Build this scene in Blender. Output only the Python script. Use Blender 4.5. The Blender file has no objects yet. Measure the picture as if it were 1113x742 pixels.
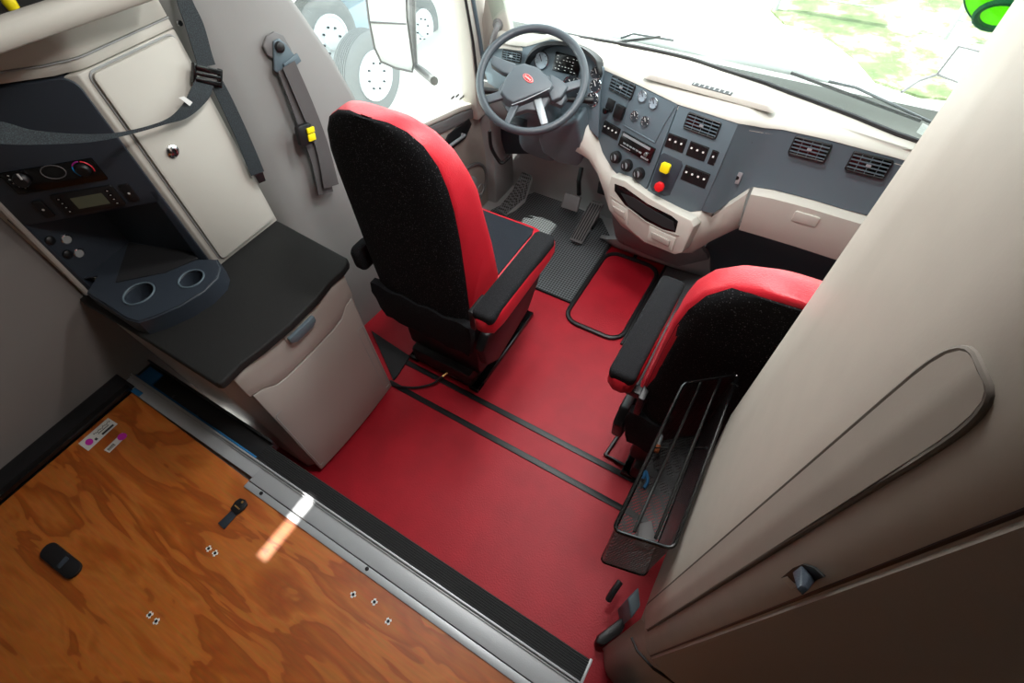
import bpy, bmesh, math, random
from mathutils import Vector as V, Matrix
random.seed(7)
PI = math.pi
SC = bpy.context.scene
COL = SC.collection
# ------------------------------------------------------------------ camera
FPX = 538.0
YAW, PIT, ROL = [math.radians(a) for a in (-33.9, -54.0, -3.8)]
CW = V((math.sin(YAW)*math.cos(PIT), math.cos(YAW)*math.cos(PIT), math.sin(PIT)))
_r = V((math.cos(YAW), -math.sin(YAW), 0)); _u = _r.cross(CW)
CR = _r*math.cos(ROL) + _u*math.sin(ROL)
CU = -_r*math.sin(ROL) + _u*math.cos(ROL)
CAM = V((0, 0, 2.0))
cd = bpy.data.cameras.new('camera'); cam = bpy.data.objects.new('camera', cd); COL.objects.link(cam)
cd.sensor_width = 36; cd.lens = FPX/1113*36; cd.clip_start = .01; cd.clip_end = 200
mw = Matrix.Identity(4)
for i in range(3):
    mw[i][0], mw[i][1], mw[i][2], mw[i][3] = CR[i], CU[i], -CW[i], CAM[i]
cam.matrix_world = mw
SC.camera = cam
def ray(px, py): return CW + CR*((px-556.5)/FPX) - CU*((py-371)/FPX)
def at(px, py, **k):
    """point of a measured photo position on the real plane x=, y= or z="""
    (a, val), = k.items(); i = 'xyz'.index(a); d = ray(px, py)
    return CAM + d*((val-CAM[i])/d[i])
class Frame:
    """face frame: u along the face, v up the face, n out of it"""
    def __init__(s, o, u, v):
        s.o = V(o); s.u = V(u).normalized(); v = V(v); s.n = s.u.cross(v).normalized(); s.v = s.n.cross(s.u).normalized()
        s.M = Matrix(((s.u[0], s.v[0], s.n[0], s.o[0]), (s.u[1], s.v[1], s.n[1], s.o[1]), (s.u[2], s.v[2], s.n[2], s.o[2]), (0, 0, 0, 1)))
    def uv(s, px, py, h=0):
        d = ray(px, py); o = s.o + s.n*h
        p = CAM + d*(s.n.dot(o-CAM)/s.n.dot(d)) - s.o
        return (p.dot(s.u), p.dot(s.v))
    def P(s, u, v, h=0): return s.o + s.u*u + s.v*v + s.n*h
    def pp(s, px, py, h=0): return s.P(*s.uv(px, py, h), h)
    def rect(s, pts):   # TL TR BR BL
        q = [s.uv(*p) for p in pts]
        return ((q[0][0]+q[3][0])/2, (q[2][1]+q[3][1])/2, (q[1][0]+q[2][0])/2, (q[0][1]+q[1][1])/2)
# ------------------------------------------------------------------ materials
def lin(c):
    return tuple([(x/255/12.92 if x/255 <= .04045 else ((x/255+.055)/1.055)**2.4) for x in c]) + (1,)
def mat(name, col, rough=.6, metal=0, bump=0, bscale=200, var=0, vscale=6, col2=None, emit=None, spec=None, voro=False):
    m = bpy.data.materials.new(name); m.use_nodes = True
    nt = m.node_tree; b = nt.nodes['Principled BSDF']; L = nt.links.new
    b.inputs['Base Color'].default_value = lin(col); b.inputs['Roughness'].default_value = rough
    b.inputs['Metallic'].default_value = metal
    if spec is not None: b.inputs['Specular IOR Level'].default_value = spec
    tc = nt.nodes.new('ShaderNodeTexCoord')
    if var or col2:
        n = nt.nodes.new('ShaderNodeTexNoise'); n.inputs['Scale'].default_value = vscale; n.inputs['Detail'].default_value = 5
        L(tc.outputs['Object'], n.inputs['Vector'])
        r = nt.nodes.new('ShaderNodeValToRGB'); c1 = lin(col); c2 = lin(col2) if col2 else tuple(x*(1-var) for x in c1[:3])+(1,)
        r.color_ramp.elements[0].position = .35; r.color_ramp.elements[1].position = .65
        r.color_ramp.elements[0].color = c2; r.color_ramp.elements[1].color = c1
        L(n.outputs['Fac'], r.inputs['Fac']); L(r.outputs['Color'], b.inputs['Base Color'])
    if bump:
        n = nt.nodes.new('ShaderNodeTexVoronoi' if voro else 'ShaderNodeTexNoise'); n.inputs['Scale'].default_value = bscale
        L(tc.outputs['Object'], n.inputs['Vector'])
        bp = nt.nodes.new('ShaderNodeBump'); bp.inputs['Strength'].default_value = bump; bp.inputs['Distance'].default_value = .002
        L(n.outputs['Distance' if voro else 'Fac'], bp.inputs['Height']); L(bp.outputs['Normal'], b.inputs['Normal'])
    if emit: 
        b.inputs['Emission Color'].default_value = lin(col); b.inputs['Emission Strength'].default_value = emit
    return m
M = {}
M['vinyl'] = mat('red_vinyl', (166, 15, 33), .5, spec=.35, bump=.5, bscale=160, var=.15, vscale=9)
M['leather'] = mat('red_leather', (196, 28, 44), .42, bump=.4, bscale=260, var=.08, vscale=14)
M['beige'] = mat('beige_plastic', (187, 183, 174), .55, bump=.12, bscale=500)
M['taupe'] = mat('taupe_plastic', (158, 149, 141), .6, bump=.12, bscale=500)
M['fridge'] = mat('grey_beige_plastic', (164, 156, 149), .55, bump=.12, bscale=500)
M['closet'] = mat('closet_laminate', (168, 159, 149), .5, bump=.03, bscale=300, var=.05, vscale=20)
M['groove'] = mat('groove_shadow_line', (104, 97, 90), .8)
M['wallgrey'] = mat('wall_fabric', (114, 108, 104), .9, bump=.3, bscale=700)
M['pillar'] = mat('pillar_trim', (140, 139, 137), .6, bump=.1, bscale=500)
M['slate'] = mat('slate_plastic', (86, 100, 108), .5, bump=.2, bscale=450)
M['navy'] = mat('dark_slate_plastic', (44, 51, 60), .5, bump=.2, bscale=450)
M['black'] = mat('black_plastic', (18, 18, 20), .45)
M['blackmat'] = mat('black_rubber', (26, 26, 28), .75, bump=.4, bscale=300)
M['gloss'] = mat('gloss_black', (8, 8, 9), .18)
M['foot'] = mat('footwell_grey', (156, 158, 157), .8, bump=.3, bscale=300)
M['grey'] = mat('mid_grey_plastic', (104, 102, 102), .55)
M['chrome'] = mat('chrome', (215, 215, 218), .16, 1)
M['steel'] = mat('dark_steel', (90, 92, 95), .4, 1)
M['alu'] = mat('brushed_aluminium', (176, 179, 182), .45, .35, bump=.1, bscale=300)
M['white'] = mat('white_mark', (225, 225, 222), .6)
M['yellow'] = mat('yellow_plastic', (245, 222, 20), .4)
M['redknob'] = mat('red_plastic', (225, 30, 35), .35)
M['blue'] = mat('blue_tape', (20, 100, 150), .6)
M['magenta'] = mat('magenta_print', (180, 30, 150), .6)
M['paper'] = mat('label_paper', (190, 188, 182), .7)
M['ink'] = mat('ink', (30, 30, 34), .7)
M['lcd'] = mat('lcd_grey_green', (96, 102, 84), .3)
M['cyan'] = mat('cyan_print', (40, 150, 220), .5)
M['redprint'] = mat('red_print', (225, 40, 60), .5)
M['dial'] = mat('dial_face', (150, 165, 175), .3)
M['dialdark'] = mat('dial_dark', (40, 44, 50), .3)
M['wheel'] = mat('wheel_leather', (60, 66, 72), .34, bump=.3, bscale=500)
M['hub'] = mat('wheel_hub_plastic', (78, 85, 91), .4, bump=.3, bscale=600)
M['silver'] = mat('silver_plastic', (160, 166, 170), .4, .4)
M['tan'] = mat('tan_plastic', (150, 122, 88), .6)
M['brass'] = mat('brass', (190, 150, 90), .35, .8)
M['orange'] = mat('orange_plastic', (190, 95, 45), .5)
M['tyre'] = mat('dusty_tyre_rubber', (118, 120, 120), .9)
M['rim'] = mat('painted_wheel', (205, 210, 212), .4)
M['hoodwhite'] = mat('white_paint', (238, 240, 240), .3)
M['lime'] = mat('lime_decal', (130, 230, 10), .6)
M['dkgreen'] = mat('green_decal', (10, 120, 70), .6)
M['drape'] = mat('ground_concrete', (210, 208, 202), .9, var=.1, vscale=1)
M['weather'] = mat('galvanised', (150, 155, 150), .6)
M['ceil'] = mat('headliner', (175, 170, 162), .9)

def fabric(name, base, speck, th=.72, scale=420, rough=.95):
    m = bpy.data.materials.new(name); m.use_nodes = True; nt = m.node_tree; b = nt.nodes['Principled BSDF']; L = nt.links.new
    b.inputs['Roughness'].default_value = rough; b.inputs['Specular IOR Level'].default_value = .2
    tc = nt.nodes.new('ShaderNodeTexCoord'); n = nt.nodes.new('ShaderNodeTexNoise'); n.inputs['Scale'].default_value = scale; n.inputs['Detail'].default_value = 2
    L(tc.outputs['Object'], n.inputs['Vector'])
    r = nt.nodes.new('ShaderNodeValToRGB'); r.color_ramp.elements[0].position = th-.06; r.color_ramp.elements[1].position = th
    r.color_ramp.elements[0].color = lin(base); r.color_ramp.elements[1].color = lin(speck)
    L(n.outputs['Fac'], r.inputs['Fac']); L(r.outputs['Color'], b.inputs['Base Color'])
    bp = nt.nodes.new('ShaderNodeBump'); bp.inputs['Strength'].default_value = .5; bp.inputs['Distance'].default_value = .002
    L(n.outputs['Fac'], bp.inputs['Height']); L(bp.outputs['Normal'], b.inputs['Normal'])
    return m
M['fabric'] = fabric('black_seat_fabric', (17, 17, 19), (95, 95, 98), .70, 300)
M['softblack'] = fabric('black_cover_fabric', (20, 20, 22), (45, 45, 48), .62, 400)
M['counter'] = fabric('black_textured_counter', (30, 30, 30), (44, 44, 43), .58, 500, .6)
M['cush'] = fabric('cushion_fabric', (30, 34, 40), (34, 38, 45), .6, 200)

def webbing():
    m = bpy.data.materials.new('webbing'); m.use_nodes = True; nt = m.node_tree; b = nt.nodes['Principled BSDF']; L = nt.links.new
    b.inputs['Roughness'].default_value = .8
    tc = nt.nodes.new('ShaderNodeTexCoord'); w = nt.nodes.new('ShaderNodeTexNoise'); w.inputs['Scale'].default_value = 350
    L(tc.outputs['Object'], w.inputs['Vector'])
    r = nt.nodes.new('ShaderNodeValToRGB'); r.color_ramp.elements[0].color = lin((24, 28, 32)); r.color_ramp.elements[1].color = lin((56, 65, 69))
    r.color_ramp.elements[0].position = .4; r.color_ramp.elements[1].position = .7
    L(w.outputs['Fac'], r.inputs['Fac']); L(r.outputs['Color'], b.inputs['Base Color'])
    return m
M['web'] = webbing()
M['beltgrey'] = mat('belt_webbing', (82, 78, 78), .8, bump=.5, bscale=500)

def plywood():
    m = bpy.data.materials.new('plywood'); m.use_nodes = True; nt = m.node_tree; b = nt.nodes['Principled BSDF']; L = nt.links.new; N = nt.nodes.new
    b.inputs['Roughness'].default_value = .5
    tc = N('ShaderNodeTexCoord'); mp = N('ShaderNodeMapping'); mp.inputs['Scale'].default_value = (1.5, 6, 1)
    mp.inputs['Rotation'].default_value = (0, 0, .06)
    L(tc.outputs['Object'], mp.inputs['Vector'])
    n1 = N('ShaderNodeTexNoise'); n1.inputs['Scale'].default_value = 1.5; n1.inputs['Detail'].default_value = 3; n1.inputs['Distortion'].default_value = .7; n1.inputs['Roughness'].default_value=.55
    L(mp.outputs['Vector'], n1.inputs['Vector'])
    mul = N('ShaderNodeMath'); mul.operation = 'MULTIPLY'; mul.inputs[1].default_value = 4.2; L(n1.outputs['Fac'], mul.inputs[0])
    fr = N('ShaderNodeMath'); fr.operation = 'FRACT'; L(mul.outputs[0], fr.inputs[0])
    r = N('ShaderNodeValToRGB'); e = r.color_ramp.elements
    e[0].position = 0; e[0].color = lin((176, 98, 40)); e[1].position = 1; e[1].color = lin((172, 96, 42))
    for p, c in ((.3, (184, 106, 48)), (.55, (168, 90, 34)), (.9, (150, 74, 26)), (.97, (158, 82, 32))):
        q = e.new(p); q.color = lin(c)
    L(fr.outputs[0], r.inputs['Fac'])
    n2 = N('ShaderNodeTexNoise'); n2.inputs['Scale'].default_value = 60; n2.inputs['Detail'].default_value = 4
    mp2 = N('ShaderNodeMapping'); mp2.inputs['Scale'].default_value = (.25, 2.5, 1); L(tc.outputs['Object'], mp2.inputs['Vector']); L(mp2.outputs['Vector'], n2.inputs['Vector'])
    mx = N('ShaderNodeMix'); mx.data_type = 'RGBA'; mx.blend_type = 'MULTIPLY'; mx.inputs[0].default_value = .45
    L(r.outputs['Color'], mx.inputs[6]); L(n2.outputs['Color'], mx.inputs[7])
    hs = N('ShaderNodeHueSaturation'); hs.inputs['Value'].default_value = 1.15; hs.inputs['Saturation'].default_value = 1.02; L(mx.outputs[2], hs.inputs['Color'])
    L(hs.outputs['Color'], b.inputs['Base Color'])
    bp = N('ShaderNodeBump'); bp.inputs['Strength'].default_value = .15; bp.inputs['Distance'].default_value = .001
    L(n2.outputs['Fac'], bp.inputs['Height']); L(bp.outputs['Normal'], b.inputs['Normal'])
    return m
M['ply'] = plywood()

def rubber_mat():
    m = bpy.data.materials.new('hex_rubber_mat'); m.use_nodes = True; nt = m.node_tree; b = nt.nodes['Principled BSDF']; L = nt.links.new; N = nt.nodes.new
    b.inputs['Roughness'].default_value = .5
    tc = N('ShaderNodeTexCoord'); v = N('ShaderNodeTexVoronoi'); v.inputs['Scale'].default_value = 68; v.inputs['Randomness'].default_value = .0
    L(tc.outputs['Object'], v.inputs['Vector'])
    r = N('ShaderNodeValToRGB'); r.color_ramp.elements[0].position = .38; r.color_ramp.elements[1].position = .5
    r.color_ramp.elements[0].color = lin((20, 20, 21)); r.color_ramp.elements[1].color = lin((98, 101, 104))
    L(v.outputs['Distance'], r.inputs['Fac']); L(r.outputs['Color'], b.inputs['Base Color'])
    bp = N('ShaderNodeBump'); bp.inputs['Strength'].default_value = .8; bp.inputs['Distance'].default_value = .004
    L(v.outputs['Distance'], bp.inputs['Height']); L(bp.outputs['Normal'], b.inputs['Normal'])
    return m
M['hexmat'] = rubber_mat()

def wire_mesh():
    m = bpy.data.materials.new('black_wire_mesh'); m.use_nodes = True; nt = m.node_tree; b = nt.nodes['Principled BSDF']; L = nt.links.new; N = nt.nodes.new
    b.inputs['Base Color'].default_value = lin((20, 20, 21)); b.inputs['Roughness'].default_value = .35
    tc = N('ShaderNodeTexCoord'); mp = N('ShaderNodeMapping'); mp.inputs['Rotation'].default_value = (.6, .5, .78); L(tc.outputs['Object'], mp.inputs['Vector'])
    v = N('ShaderNodeTexVoronoi'); v.inputs['Scale'].default_value = 210; v.inputs['Randomness'].default_value = .1
    L(mp.outputs['Vector'], v.inputs['Vector'])
    c = N('ShaderNodeMath'); c.operation = 'GREATER_THAN'; c.inputs[1].default_value = .37; L(v.outputs['Distance'], c.inputs[0])
    t = N('ShaderNodeBsdfTransparent'); mx = N('ShaderNodeMixShader')
    L(c.outputs[0], mx.inputs[0]); L(t.outputs[0], mx.inputs[1]); L(b.outputs[0], mx.inputs[2]); L(mx.outputs[0], nt.nodes['Material Output'].inputs['Surface'])
    return m
M['mesh'] = wire_mesh()

def glass(name='clear_glass', tint=(245, 250, 248)):
    m = bpy.data.materials.new(name); m.use_nodes = True; nt = m.node_tree; L = nt.links.new; N = nt.nodes.new
    nt.nodes.remove(nt.nodes['Principled BSDF'])
    t = N('ShaderNodeBsdfTransparent'); t.inputs['Color'].default_value = lin(tint); g = N('ShaderNodeBsdfGlossy'); g.inputs['Roughness'].default_value = .02
    mx = N('ShaderNodeMixShader'); mx.inputs[0].default_value = .04
    L(t.outputs[0], mx.inputs[1]); L(g.outputs[0], mx.inputs[2]); L(mx.outputs[0], nt.nodes['Material Output'].inputs['Surface'])
    return m
M['glass'] = glass()

def decal(name, c):
    m = bpy.data.materials.new(name); m.use_nodes = True; nt = m.node_tree; L = nt.links.new; N = nt.nodes.new; b = nt.nodes['Principled BSDF']
    b.inputs['Base Color'].default_value = lin(c); b.inputs['Roughness'].default_value = .6
    t = N('ShaderNodeBsdfTranslucent'); t.inputs['Color'].default_value = lin(c); mx = N('ShaderNodeMixShader'); mx.inputs[0].default_value = .5
    L(b.outputs[0], mx.inputs[1]); L(t.outputs[0], mx.inputs[2]); L(mx.outputs[0], nt.nodes['Material Output'].inputs['Surface'])
    return m
M['lime'] = decal('lime_vinyl_decal', (150, 238, 10)); M['dkgreen'] = decal('green_vinyl_decal', (10, 130, 80))
def grass():
    m = bpy.data.materials.new('dry_grass'); m.use_nodes = True; nt = m.node_tree; b = nt.nodes['Principled BSDF']; L = nt.links.new; N = nt.nodes.new
    b.inputs['Roughness'].default_value = 1
    tc = N('ShaderNodeTexCoord'); n = N('ShaderNodeTexNoise'); n.inputs['Scale'].default_value = 1.3; n.inputs['Detail'].default_value = 12; n.inputs['Roughness'].default_value = .72
    L(tc.outputs['Object'], n.inputs['Vector'])
    r = N('ShaderNodeValToRGB'); e = r.color_ramp.elements; e[0].position = .36; e[0].color = lin((76, 92, 58)); e[1].position = .60; e[1].color = lin((190, 188, 172))
    q = e.new(.48); q.color = lin((104, 116, 80))
    L(n.outputs['Fac'], r.inputs['Fac']); L(r.outputs['Color'], b.inputs['Base Color'])
    return m
M['grass'] = grass()
# ------------------------------------------------------------------ mesh builder
class MB:
    def __init__(s): s.v = []; s.f = []; s.mi = []; s.cur = 0
    def m(s, i): s.cur = i; return s
    def add(s, vs, fs, T=None):
        b = len(s.v)
        for p in vs: s.v.append((T @ V(p)) if T is not None else V(p))
        for f in fs: s.f.append([b+i for i in f]); s.mi.append(s.cur)
        return s
    def box(s, x0, y0, z0, x1, y1, z1, T=None):
        x0, x1 = min(x0, x1), max(x0, x1); y0, y1 = min(y0, y1), max(y0, y1); z0, z1 = min(z0, z1), max(z0, z1)
        return s.add([(x0,y0,z0),(x1,y0,z0),(x1,y1,z0),(x0,y1,z0),(x0,y0,z1),(x1,y0,z1),(x1,y1,z1),(x0,y1,z1)],
            [(0,3,2,1),(4,5,6,7),(0,1,5,4),(1,2,6,5),(2,3,7,6),(3,0,4,7)], T)
    def prism(s, pts, h0, h1, T=None):
        n = len(pts)
        a = sum(pts[i][0]*pts[(i+1)%n][1]-pts[(i+1)%n][0]*pts[i][1] for i in range(n))
        if a < 0: pts = pts[::-1]
        vs = [(p[0], p[1], h0) for p in pts] + [(p[0], p[1], h1) for p in pts]
        return s.add(vs, [list(range(n))[::-1], list(range(n, 2*n))] + [(i, (i+1)%n, n+(i+1)%n, n+i) for i in range(n)], T)
    def frustum(s, pts, pts2, h0, h1, T=None):
        n = len(pts)
        vs = [(p[0], p[1], h0) for p in pts] + [(p[0], p[1], h1) for p in pts2]
        return s.add(vs, [list(range(n))[::-1], list(range(n, 2*n))] + [(i, (i+1)%n, n+(i+1)%n, n+i) for i in range(n)], T)
    def tube(s, pts, r, n=8, closed=False, T=None):
        pts = [V(p) for p in pts]; k = len(pts); vs = []; fs = []
        prev = None
        for i, p in enumerate(pts):
            if closed: t = pts[(i+1) % k]-pts[i-1]
            else: t = pts[min(i+1, k-1)]-pts[max(i-1, 0)]
            t.normalize()
            if prev is None:
                a = V((0, 0, 1)) if abs(t.z) < .9 else V((1, 0, 0)); x = t.cross(a).normalized()
            else:
                x = (prev - t*prev.dot(t)).normalized()
            prev = x; y = t.cross(x)
            rr = r[i] if isinstance(r, (list, tuple)) else r
            for j in range(n):
                an = 2*PI*j/n; vs.append(p + x*(rr*math.cos(an)) + y*(rr*math.sin(an)))
        for i in range(k if closed else k-1):
            for j in range(n):
                a = i*n+j; b = i*n+(j+1) % n; c = ((i+1) % k)*n+(j+1) % n; d = ((i+1) % k)*n+j
                fs.append((a, b, c, d))
        if not closed: fs.append(list(range(n))[::-1]); fs.append([(k-1)*n+j for j in range(n)])
        return s.add(vs, fs, T)
    def lathe(s, prof, n=24, T=None):
        vs = []; fs = []; k = len(prof)
        for (r, z) in prof:
            for j in range(n): an = 2*PI*j/n; vs.append((r*math.cos(an), r*math.sin(an), z))
        for i in range(k-1):
            for j in range(n): fs.append((i*n+j, i*n+(j+1) % n, (i+1)*n+(j+1) % n, (i+1)*n+j))
        if prof[0][0] > 1e-6: fs.append(list(range(n))[::-1])
        if prof[-1][0] > 1e-6: fs.append([(k-1)*n+j for j in range(n)])
        return s.add(vs, fs, T)
    def grid(s, rows, closed=False, caps=False):
        n = len(rows[0]); vs = [p for r in rows for p in r]; fs = []
        for i in range(len(rows)-1):
            for j in range(n if closed else n-1):
                fs.append((i*n+j, i*n+(j+1) % n, (i+1)*n+(j+1) % n, (i+1)*n+j))
        if caps: fs.append(list(range(n))[::-1]); fs.append([(len(rows)-1)*n+j for j in range(n)])
        return s.add(vs, fs)
    def slab(s, rows, off):
        """closed sheet of real thickness: rows of points and the same rows moved by off"""
        off = V(off); n = len(rows[0]); k = len(rows)
        A = [V(p) for r in rows for p in r]; B = [p+off for p in A]; N = len(A); fs = []
        for i in range(k-1):
            for j in range(n-1):
                q = (i*n+j, i*n+j+1, (i+1)*n+j+1, (i+1)*n+j); fs.append(q); fs.append(tuple(N+x for x in q[::-1]))
        ring = [j for j in range(n)] + [i*n+n-1 for i in range(1, k)] + [(k-1)*n+j for j in range(n-2, -1, -1)] + [i*n for i in range(k-2, 0, -1)]
        for a, b in zip(ring, ring[1:]+ring[:1]): fs.append((a, N+a, N+b, b))
        return s.add(A+B, fs)
    def poly3(s, pts, off):
        pts = [V(p) for p in pts]; off = V(off); n = len(pts)
        return s.add(pts+[p+off for p in pts], [list(range(n)), [n+i for i in range(n)][::-1]] + [(i, n+i, n+(i+1)%n, (i+1)%n) for i in range(n)])
def rr(x0, y0, x1, y1, r, k=5):
    x0, x1 = min(x0,x1), max(x0,x1); y0, y1 = min(y0,y1), max(y0,y1); r = min(r, (x1-x0)/2*.999, (y1-y0)/2*.999)
    o = []
    for cx, cy, a0 in ((x1-r, y1-r, 0), (x0+r, y1-r, 90), (x0+r, y0+r, 180), (x1-r, y0+r, 270)):
        for i in range(k+1):
            a = math.radians(a0+90*i/k); o.append((cx+r*math.cos(a), cy+r*math.sin(a)))
    return o
def circ(cx, cy, r, n=20, ry=None): return [(cx+r*math.cos(2*PI*i/n), cy+(ry or r)*math.sin(2*PI*i/n)) for i in range(n)]
def smoothpath(pts, k=6):
    pts = [V(p) for p in pts]; o = []
    for i in range(len(pts)-1):
        p0 = pts[max(i-1, 0)]; p1 = pts[i]; p2 = pts[i+1]; p3 = pts[min(i+2, len(pts)-1)]
        for j in range(k):
            t = j/k
            o.append(.5*((2*p1)+(p2-p0)*t+(2*p0-5*p1+4*p2-p3)*t*t+(3*p1-p0-3*p2+p3)*t**3))
    o.append(pts[-1]); return o
def obj(name, mb, m, parent=None, bev=0, seg=2, smooth=True, ang=42, sub=0, label=None):
    me = bpy.data.meshes.new(name); me.from_pydata([tuple(p) for p in mb.v], [], mb.f)
    ms = m if isinstance(m, (list, tuple)) else [m]
    for x in ms: me.materials.append(M[x] if isinstance(x, str) else x)
    for p, i in zip(me.polygons, mb.mi): p.material_index = i
    bm = bmesh.new(); bm.from_mesh(me)
    bmesh.ops.remove_doubles(bm, verts=bm.verts, dist=1e-6)
    bmesh.ops.recalc_face_normals(bm, faces=bm.faces)
    if bev:
        es = [e for e in bm.edges if len(e.link_faces) == 2 and e.calc_face_angle(0) > .5]
        bmesh.ops.bevel(bm, geom=es, offset=bev, segments=seg, profile=.5, affect='EDGES', clamp_overlap=True)
    bm.to_mesh(me); bm.free()
    if smooth:
        for p in me.polygons: p.use_smooth = True
        me.set_sharp_from_angle(angle=math.radians(ang))
    o = bpy.data.objects.new(name, me); COL.objects.link(o)
    if sub:
        sm = o.modifiers.new('sub', 'SUBSURF'); sm.levels = sub; sm.render_levels = sub
    if parent is not None:
        o.parent = parent
        if parent.type == 'EMPTY': o.matrix_parent_inverse = Matrix.Translation(-parent.location)
    if label: o['label'] = label
    return o
def thing(name, label, cat, loc, group=None):
    o = bpy.data.objects.new(name, None); COL.objects.link(o); o.location = loc; o.empty_display_size = .05
    o['label'] = label; o['category'] = cat
    if group: o['group'] = group
    return o
def tag(o, label, cat, group=None):
    o['label'] = label; o['category'] = cat
    if group: o['group'] = group
    return o
def struct(name, mb, m, **k):
    o = obj(name, mb, m, **k)
    if k.get('parent') is None: o['kind'] = 'structure'
    return o
def dup(o, T, label=None, parent=None):
    c = o.copy(); COL.objects.link(c); c.matrix_world = T
    if label: c['label'] = label
    return c
BZ = .46     # bunk height
# ------------------------------------------------------------------ setting
struct('floor', MB().box(-1.62, .10, -.06, 1.1, 2.4, 0), 'vinyl')
struct('wall_left', MB().box(-2.0, -1.3, -.06, -1.85, .80, 2.45), 'wallgrey')
struct('wall_back', MB().box(-1.85, -1.4, -.06, 1.1, -1.3, 2.45), 'wallgrey')
struct('wall_right', MB().box(1.1, -1.4, -.06, 1.2, 2.3, 2.45), 'wallgrey')
# ceiling in pieces round a narrow unseen slit, added to sunlight the bunk
SUN = V((.42, .10, -1)).normalized()           # direction the sunlight travels
struct('floor_1', MB().box(-2.0, -1.4, -.07, 1.2, .10, -.06), 'blackmat')
# ceiling: added slit lined up with the sun to place its patch
p0 = at(312, 571, z=BZ); hx, hy = (p0 - SUN*((2.38-BZ)/(-SUN.z)))[:2]
struct('ceiling', MB().box(-2.0, -1.4, 2.36, hx-.03, 2.0, 2.42).box(hx+.03, -1.4, 2.36, 1.2, 2.0, 2.42)
       .box(hx-.03, -1.4, 2.36, hx+.03, hy-.11, 2.42).box(hx-.03, hy+.11, 2.36, hx+.03, 2.0, 2.42), 'ceil')
# firewall and toe board
fw = MB()
fw.slab([[V((x, 2.27, -.02)) for x in (-1.56, -1.3, -1.0, -.6, .2, 1.1)], [V((x, 2.31, .10)) for x in (-1.56, -1.3, -1.0, -.6, .2, 1.1)],
         [V((x, 2.34, .30)) for x in (-1.56, -1.3, -1.0, -.6, .2, 1.1)], [V((x, 2.30, .82)) for x in (-1.56, -1.3, -1.0, -.6, .2, 1.1)]], (0, .06, 0))
struct('wall_front', fw, 'foot')
struct('wall_front_1', MB().box(-1.75, 2.36, -.06, 1.1, 2.40, .93), 'foot')
# B pillar trim between the sleeper cabinet and the driver door: one swept sheet with a cove
rows = []
for z, e, ya in ((-.02, 1.30, .77), (.35, 1.30, .77), (.52, 1.30, .77), (.7, 1.30, .77), (.97, 1.31, .77), (1.2, 1.245, .77), (1.4, 1.165, .77), (1.6, 1.09, .77), (2.36, .9, .72)):
    prof = [(-1.80, ya), (-1.62, ya+.01), (-1.575, ya+.03), (-1.553, ya+.07), (-1.535, ya+.12), (-1.520, (ya+.12+e)/2), (-1.51, e-.03), (-1.515, e-.01), (-1.53, e), (-1.60, e+.01)]
    rows.append([V((x, y, z)) for x, y in prof])
o = struct('trim_1', MB().slab(rows, (-.012, 0, 0)), 'pillar', ang=60)
# A pillar
o = struct('trim_2', MB().prism([(1.995, .58), (2.08, .58), (2.16, 1.0), (2.12, 1.25), (1.97, 2.36), (1.86, 2.36), (2.00, 1.1)], -1.56, -1.46,
       Matrix(((0,0,1,0),(1,0,0,0),(0,1,0,0),(0,0,0,1)))), 'beige', bev=.015)
# roof rail above window
struct('trim_3', MB().box(-1.58, .85, 2.0, -1.48, 1.98, 2.36), 'pillar', bev=.02)
# ------------------------------------------------------------------ driver door
XD = -1.50
FDR = Frame((XD, 1.7, .5), (0, 1, 0), (0, 0, 1))        # door face, u forward, v up, n to +x
YZ = Matrix(((0,0,1,0),(1,0,0,0),(0,1,0,0),(0,0,0,1)))   # (a,b,h)->(x=h,y=a,z=b)
door = thing('door_1', 'taupe driver door panel with a dark pull handle and oval map pocket', 'door', (-1.54, 1.7, 0))
door['kind'] = 'structure'; del door['label']; del door['category']
out = [(1.24, -.02), (2.09, -.02), (2.10, .3), (2.06, .62), (1.9, .668), (1.6, .735), (1.42, .80), (1.24, .86)]
obj('door_panel', MB().prism(out, -1.56, XD, YZ), 'taupe', door, bev=.012)
obj('sill_cap', MB().prism([(1.24, .862), (1.42, .802), (1.6, .737), (1.9, .67), (2.06, .622), (2.06, .648), (1.9, .70), (1.6, .765), (1.42, .83), (1.24, .888)], -1.60, XD+.008, YZ), 'beige', door, bev=.01)
obj('upper_band', MB().prism([(1.24, .80), (1.42, .745), (1.6, .68), (1.9, .612), (2.02, .585), (2.06, .62), (1.9, .668), (1.6, .735), (1.42, .80), (1.24, .86)], XD, XD+.01, YZ), 'grey', door, bev=.004)
hp = [FDR.uv(*p) for p in ((478, 163), (486, 146), (508, 128), (511, 134), (504, 150), (484, 166))]
o = obj('handle_recess', MB().prism(hp, .002, .012, FDR.M), 'black', door, bev=.003)
a, b = FDR.pp(484, 162, .03), FDR.pp(505, 147, .03)
obj('handle_lever', MB().tube([a+V((-.02,0,0)), a, (a+b)/2, b, b+V((-.02,0,0))], .008, 8), 'silver', o)
c = FDR.uv(509, 203); 
pk = obj('map_pocket', MB().prism([(c[0]+.17*math.cos(t)*(1 if math.cos(t) > 0 else 1.5), c[1]+.135*math.sin(t)-.05*math.cos(t)*.3) for t in [i*PI/16 for i in range(32)]], 0, .012, FDR.M), 'taupe', door, bev=.006)
obj('pocket_rim', MB().tube([FDR.P(c[0]+.165*math.cos(t)*(1 if math.cos(t) > 0 else 1.5), c[1]+.13*math.sin(t)-.05*math.cos(t)*.3, .014) for t in [i*PI/16 for i in range(32)]], .01, 8, closed=True), 'grey', pk)
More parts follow.
